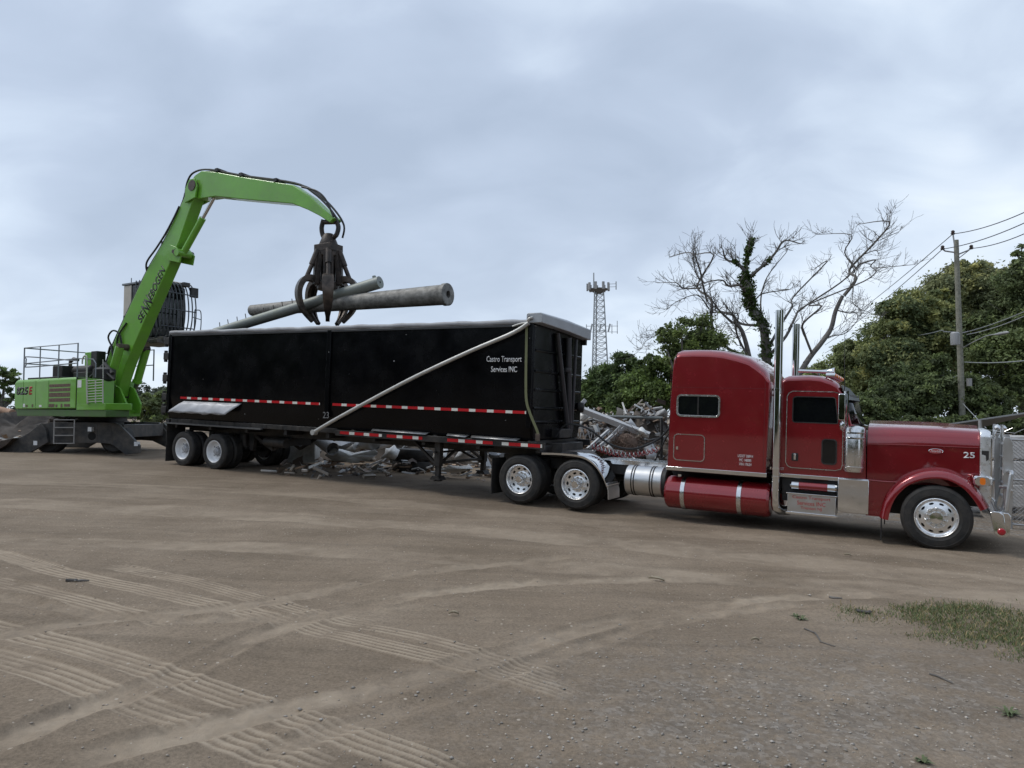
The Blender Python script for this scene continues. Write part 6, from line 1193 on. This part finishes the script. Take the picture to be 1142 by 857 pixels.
# grass patch at the right
def grass(n, seed, name, label, poly, hmin, hmax, m, clumps=260, sig=.07):
    g = np.random.default_rng(seed); cl = []
    while len(cl) < clumps:
        px, py = g.uniform(930, 1200), g.uniform(674, 748); f = (px-940)/200
        lo, hi = 676-2*f, 692+48*np.clip(f, 0, 1.1)
        if not (lo < py < hi): continue
        if g.random() > (.12+.9*np.clip(1-(py-lo)/(hi-lo+1e-6), 0, 1))*(.25+.75*np.clip(f*2.2, 0, 1)): continue
        w_ = gnd(px, py)
        if vnoise(np.array([w_.x*2.2]), np.array([w_.y*2.2]), 9)[0] < -.2: continue
        v = gnd(px, py); cl.append((v.x, v.y, g.uniform(.4, 1.25)))
    cl = np.array(cl); k = g.integers(0, clumps, n); X = cl[k, 0]+g.normal(0, sig, n); Y = cl[k, 1]+g.normal(0, sig, n); Z = gtop(X, Y); h = (hmin+(hmax-hmin)*g.random(n)**1.5)*cl[k, 2]
    a = g.uniform(0, 6.28, n); w = g.uniform(.0022, .0048, n); lx, ly = g.normal(0, .55, n)*h, g.normal(0, .55, n)*h; dx, dy = np.cos(a)*w, np.sin(a)*w; P = np.stack([X, Y, Z-.005], 1)
    V = np.stack([P+np.stack([-dx, -dy, 0*w], 1), P+np.stack([dx, dy, 0*w], 1), P+np.stack([lx*.45+dx*.8, ly*.45+dy*.8, h*.65], 1), P+np.stack([lx*.45-dx*.8, ly*.45-dy*.8, h*.65], 1), P+np.stack([lx, ly, h*.95], 1)], 1).reshape(-1, 3)
    b = 5*np.arange(n)[:, None]; Q = np.concatenate([b+np.array([[0, 1, 2]]), b+np.array([[0, 2, 3]]), b+np.array([[3, 2, 4]])], 1).reshape(-1, 3)
    t = g.uniform(.6, 1.4, n); dry = (g.random(n) < .22)[:, None]; T3 = np.stack([t, t, t], 1)*np.where(dry, np.array([[2.6, 1.6, 1.9]]), 1.); o = mesh_np(name, V, Q, m, attrs={'tint': np.repeat(T3, 3, 0)}); tag(o, label, 'grass', kind='stuff')
grass(14000, 8, 'grass', 'sparse short green grass patch at the right edge of the dirt yard', None, .015, .06, leafmat('grass_blades', (.135, .17, .072), tr=.2), 560, .085)
def weed(label, px, py, seed, r=.08):
    g = random.Random(seed); v = gnd(px, py); q = MB()
    for k in range(26):
        a = g.uniform(0, 6.28); l_ = r*g.uniform(.5, 1.2); d = Vector((math.cos(a), math.sin(a), 0)); s = Vector((-d.y, d.x, 0))*.008; h = Vector((0, 0, l_*g.uniform(.1, .5))); q.add([d*.005-s, d*.005+s, d*l_*.6+h+s, d*l_*.6+h-s, d*l_+h*.8], [(0, 1, 2, 3), (3, 2, 4)])
    o = q.build('weed', mat('weed_green', (.10, .125, .055), .8, var=.3, vscale=20), None, loc=(v.x, v.y, float(gtop(np.array([v.x]), np.array([v.y]))[0]))); tag(o, label, 'weed')
for i, (px, py, lab) in enumerate(((888, 687, 'small green weed left of the grass patch'), (893, 690, 'tiny weed touching the small weed left of the grass'), (1125, 798, 'weed near the right edge low in the gravel'), (1030, 848, 'weed at the bottom edge right of centre'))): weed(lab, px, py, 40+i, .06+.02*(i % 3))
def twig(label, a, b, r, m=bark, name='twig', cat='twig'):
    p, e = gnd(*a), gnd(*b); g = random.Random(int(a[0])); pts = []
    for i in range(5):
        v = p.lerp(e, i/4); pts.append(Vector((v.x+g.gauss(0, .02), v.y+g.gauss(0, .02), float(gtop(np.array([v.x]), np.array([v.y]))[0])+r)))
    q = MB(); q.tube(pts, [r, r, r*.9, r*.8, r*.5], 6); tag(q.build(name, m), label, cat)
twig('dark twig on the dirt left of the grass patch', (922, 665), (938, 669), .016); twig('dark stick lying at the left end of the grass', (955, 682), (972, 684), .02); twig('thin twig curving across the dirt below the grass', (898, 702), (928, 722), .008); twig('thin stick in the gravel near the right edge', (1040, 756), (1065, 766), .009); twig('twig beside the tread marks at left', (75, 652), (98, 650), .018)
def leaf(label, px, py, s, seed):
    v = gnd(px, py); g = random.Random(seed); q = MB(); z = float(gtop(np.array([v.x]), np.array([v.y]))[0]); rows = []
    for i in range(7): f = i/6; w = s*.38*math.sin(math.pi*min(.98, f*.95+.03)); rows.append([((f-.5)*s*2, y*w, .012+.02*abs(y)+.015*math.sin(f*3)) for y in (-1, 0, 1)])
    q.loft(rows, False, False); o = q.build('dry_leaf', mat('dry_leaf', (.33, .28, .2), .8, var=.2), None, loc=(v.x, v.y, z+.004)); o.rotation_euler = (0, .1, g.uniform(-.6, .3)); k = o.modifiers.new('s', 'SOLIDIFY'); k.thickness = .002; tag(o, label, 'leaf')
leaf('large pale dry leaf lying on the light dirt path', 732, 647, .10, 3); leaf('pale leaf on the path below the fuel tank', 945, 622, .05, 4); leaf('small pale leaf near the tread marks at centre', 506, 685, .05, 5); leaf('tan leaf lying in the dirt right of centre', 842, 717, .04, 6)
